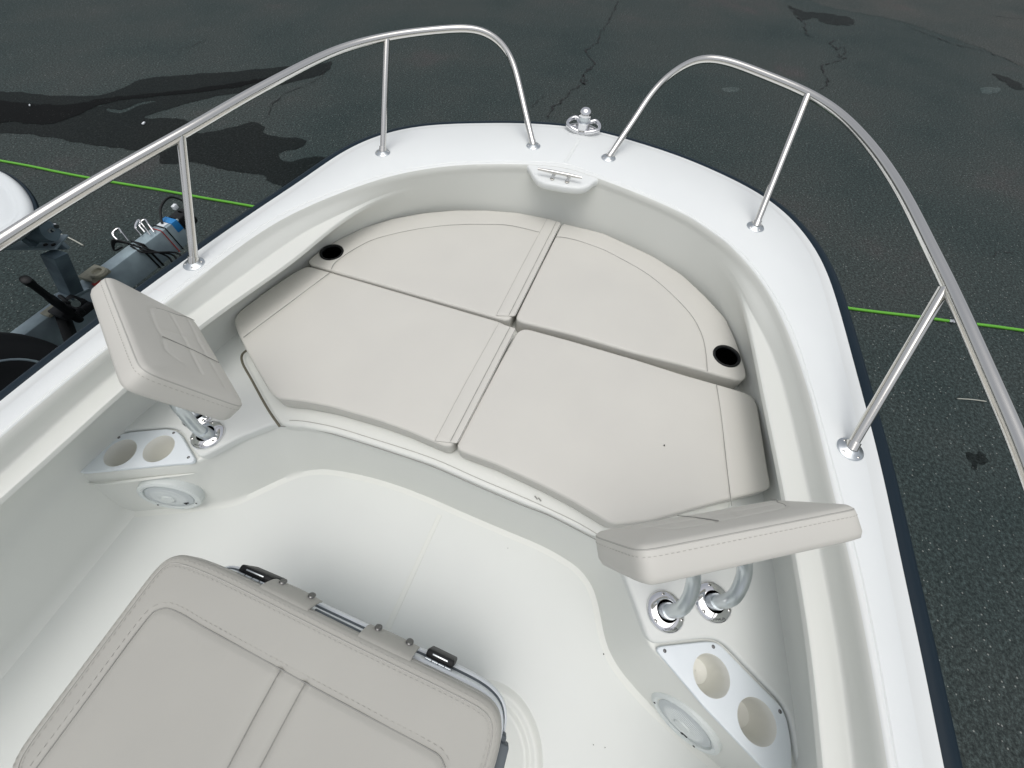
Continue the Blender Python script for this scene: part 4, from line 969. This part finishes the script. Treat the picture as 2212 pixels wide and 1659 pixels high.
# jack
j1, j2 = at(66, 612, -.68), at(170, 690, -1.12)
MB().tube([j1, j1.lerp(j2, .35), j1.lerp(j2, .36), j2], .025, 16, rs=[.019, .019, .024, .024]).build('jack', M['black'], tr, 50)
MB().tube([j1+(j1-j2).normalized()*.05, j1+(j1-j2).normalized()*.045, j1], .027, 16, rs=[.015, .023, .023]).build('jack_handle', M['black'], tr, 50)
MB().box(j1.lerp(j2, .35)+Vector((0, 0, .03)), .16, .03, .01, Matrix((((j2-j1).normalized()), side, Vector((0, 0, 1)))).transposed()).build('jack_label', M['red'], tr)
mb = MB().tube(catmull([at(130, 640, -.95), at(150, 655, -.92), at(172, 668, -.95), at(180, 675, -1.0)], 6), .012, 8)
mb.build('jack_crank', M['black'], tr, 50)
MB().tube([at(158, 652, -.9), at(164, 656, -.9)], .022, 10).build('crank_knob', M['chrome'], tr)
MB().box(at(150, 664, -1.02), .16, .12, .05, Rb, .008).box(at(185, 668, -1.02), .10, .03, .04, Rb, .004).build('jack_bracket', M['black'], tr, 40)
MB().box(at(112, 671, -1.04), .09, .07, .02, Rb, .004).build('step_plate', M['tan'], tr)
# lower cross arm running aft of the jack
a, b = at(128, 660, TZ-.02), at(160, 750, TZ-.1)
MB().box((a+b)/2, (b-a).length, .05, .06, Matrix(((b-a).normalized(), Vector((-(b-a).normalized().y, (b-a).normalized().x, 0)).normalized(), Vector((0, 0, 1)))).transposed(), .006).build('swing_arm', M['black'], tr, 40)
# spare wheel
wc = at(10, 842, -1.12)
MB().lathe(wc, [(.13, -.09), (.17, -.105), (.26, -.10), (.31, -.07), (.33, -.03), (.33, .03), (.31, .07), (.26, .10), (.17, .105), (.13, .09)], axis=(0, -1, .12), n=56).build('tyre', M['tyre'], tr, 60)
MB().lathe(wc, [(.198, .100), (.208, .106), (.200, .109), (.190, .100)], axis=(0, -1, .12), n=40, caps=False).build('rim', M['galv'], tr, 60)
MB().lathe(wc, [(.20, .09), (.15, .05), (.05, .03), (.001, .03)], axis=(0, -1, .12), n=40, caps=False).build('hub', M['galvd'], tr, 60)

# neighbouring boat: bow corner of a second white hull
nb = thing('boat', 'white rounded bow of the neighbouring boat at the far left edge', 'boat', at(-60, 440, GROUND))
BZ = -.47
bow = [(-330, 420), (-200, 375), (-110, 355), (-50, 352), (0, 366), (28, 384), (50, 410), (63, 440), (62, 462), (45, 482), (0, 508), (-80, 556), (-200, 640), (-360, 760)]
ob = ats(bow, BZ)
ring0 = catmull(ob, 8)
NA = smooth_open(resample([(p.x, p.y) for p in ring0], n=160), 6)
TT = np.gradient(NA, axis=0); TT /= np.linalg.norm(TT, axis=1)[:, None]; QQ = np.stack([TT[:, 1], -TT[:, 0]], 1)
cen = NA.mean(0)
if (QQ[80]@(cen-NA[80])) < 0: QQ = -QQ
pr_ = [(0, -.05), (.0, -.035), (.004, -.012), (.016, 0), (.03, .003), (.05, .002), (.062, -.006), (.075, -.006), (.09, .002), (.12, .004), (.30, .006)]
V = []; ct = at(-330, 560, BZ)
for t_, z in ((.8, -.20), (.5, -.14), (.2, -.09), (.05, -.068)): V += [(p[0]+(ct.x-p[0])*t_, p[1]+(ct.y-p[1])*t_, BZ+z) for p in NA]
pr_ = [(0, 0)]*4+pr_
for off, z in pr_[4:]: V += [(p[0], p[1], BZ+z) for p in NA+QQ*off]
F = [(k*160+i, k*160+i+1, (k+1)*160+i+1, (k+1)*160+i) for k in range(len(pr_)-1) for i in range(159)]
last = (len(pr_)-1)*160; F.append(tuple(last+i for i in range(160)))
link('bow_hull', V, F, M['hullw'], nb, 40)
V = []
for off, z in ((-.001, -.02), (-.012, -.026), (-.014, -.04), (-.001, -.05)): V += [(p[0], p[1], BZ+z) for p in NA+QQ*off]
link('rub_strip', V, [(k*160+i, k*160+i+1, (k+1)*160+i+1, (k+1)*160+i) for k in range(3) for i in range(159)], M['rub'], nb, 50)
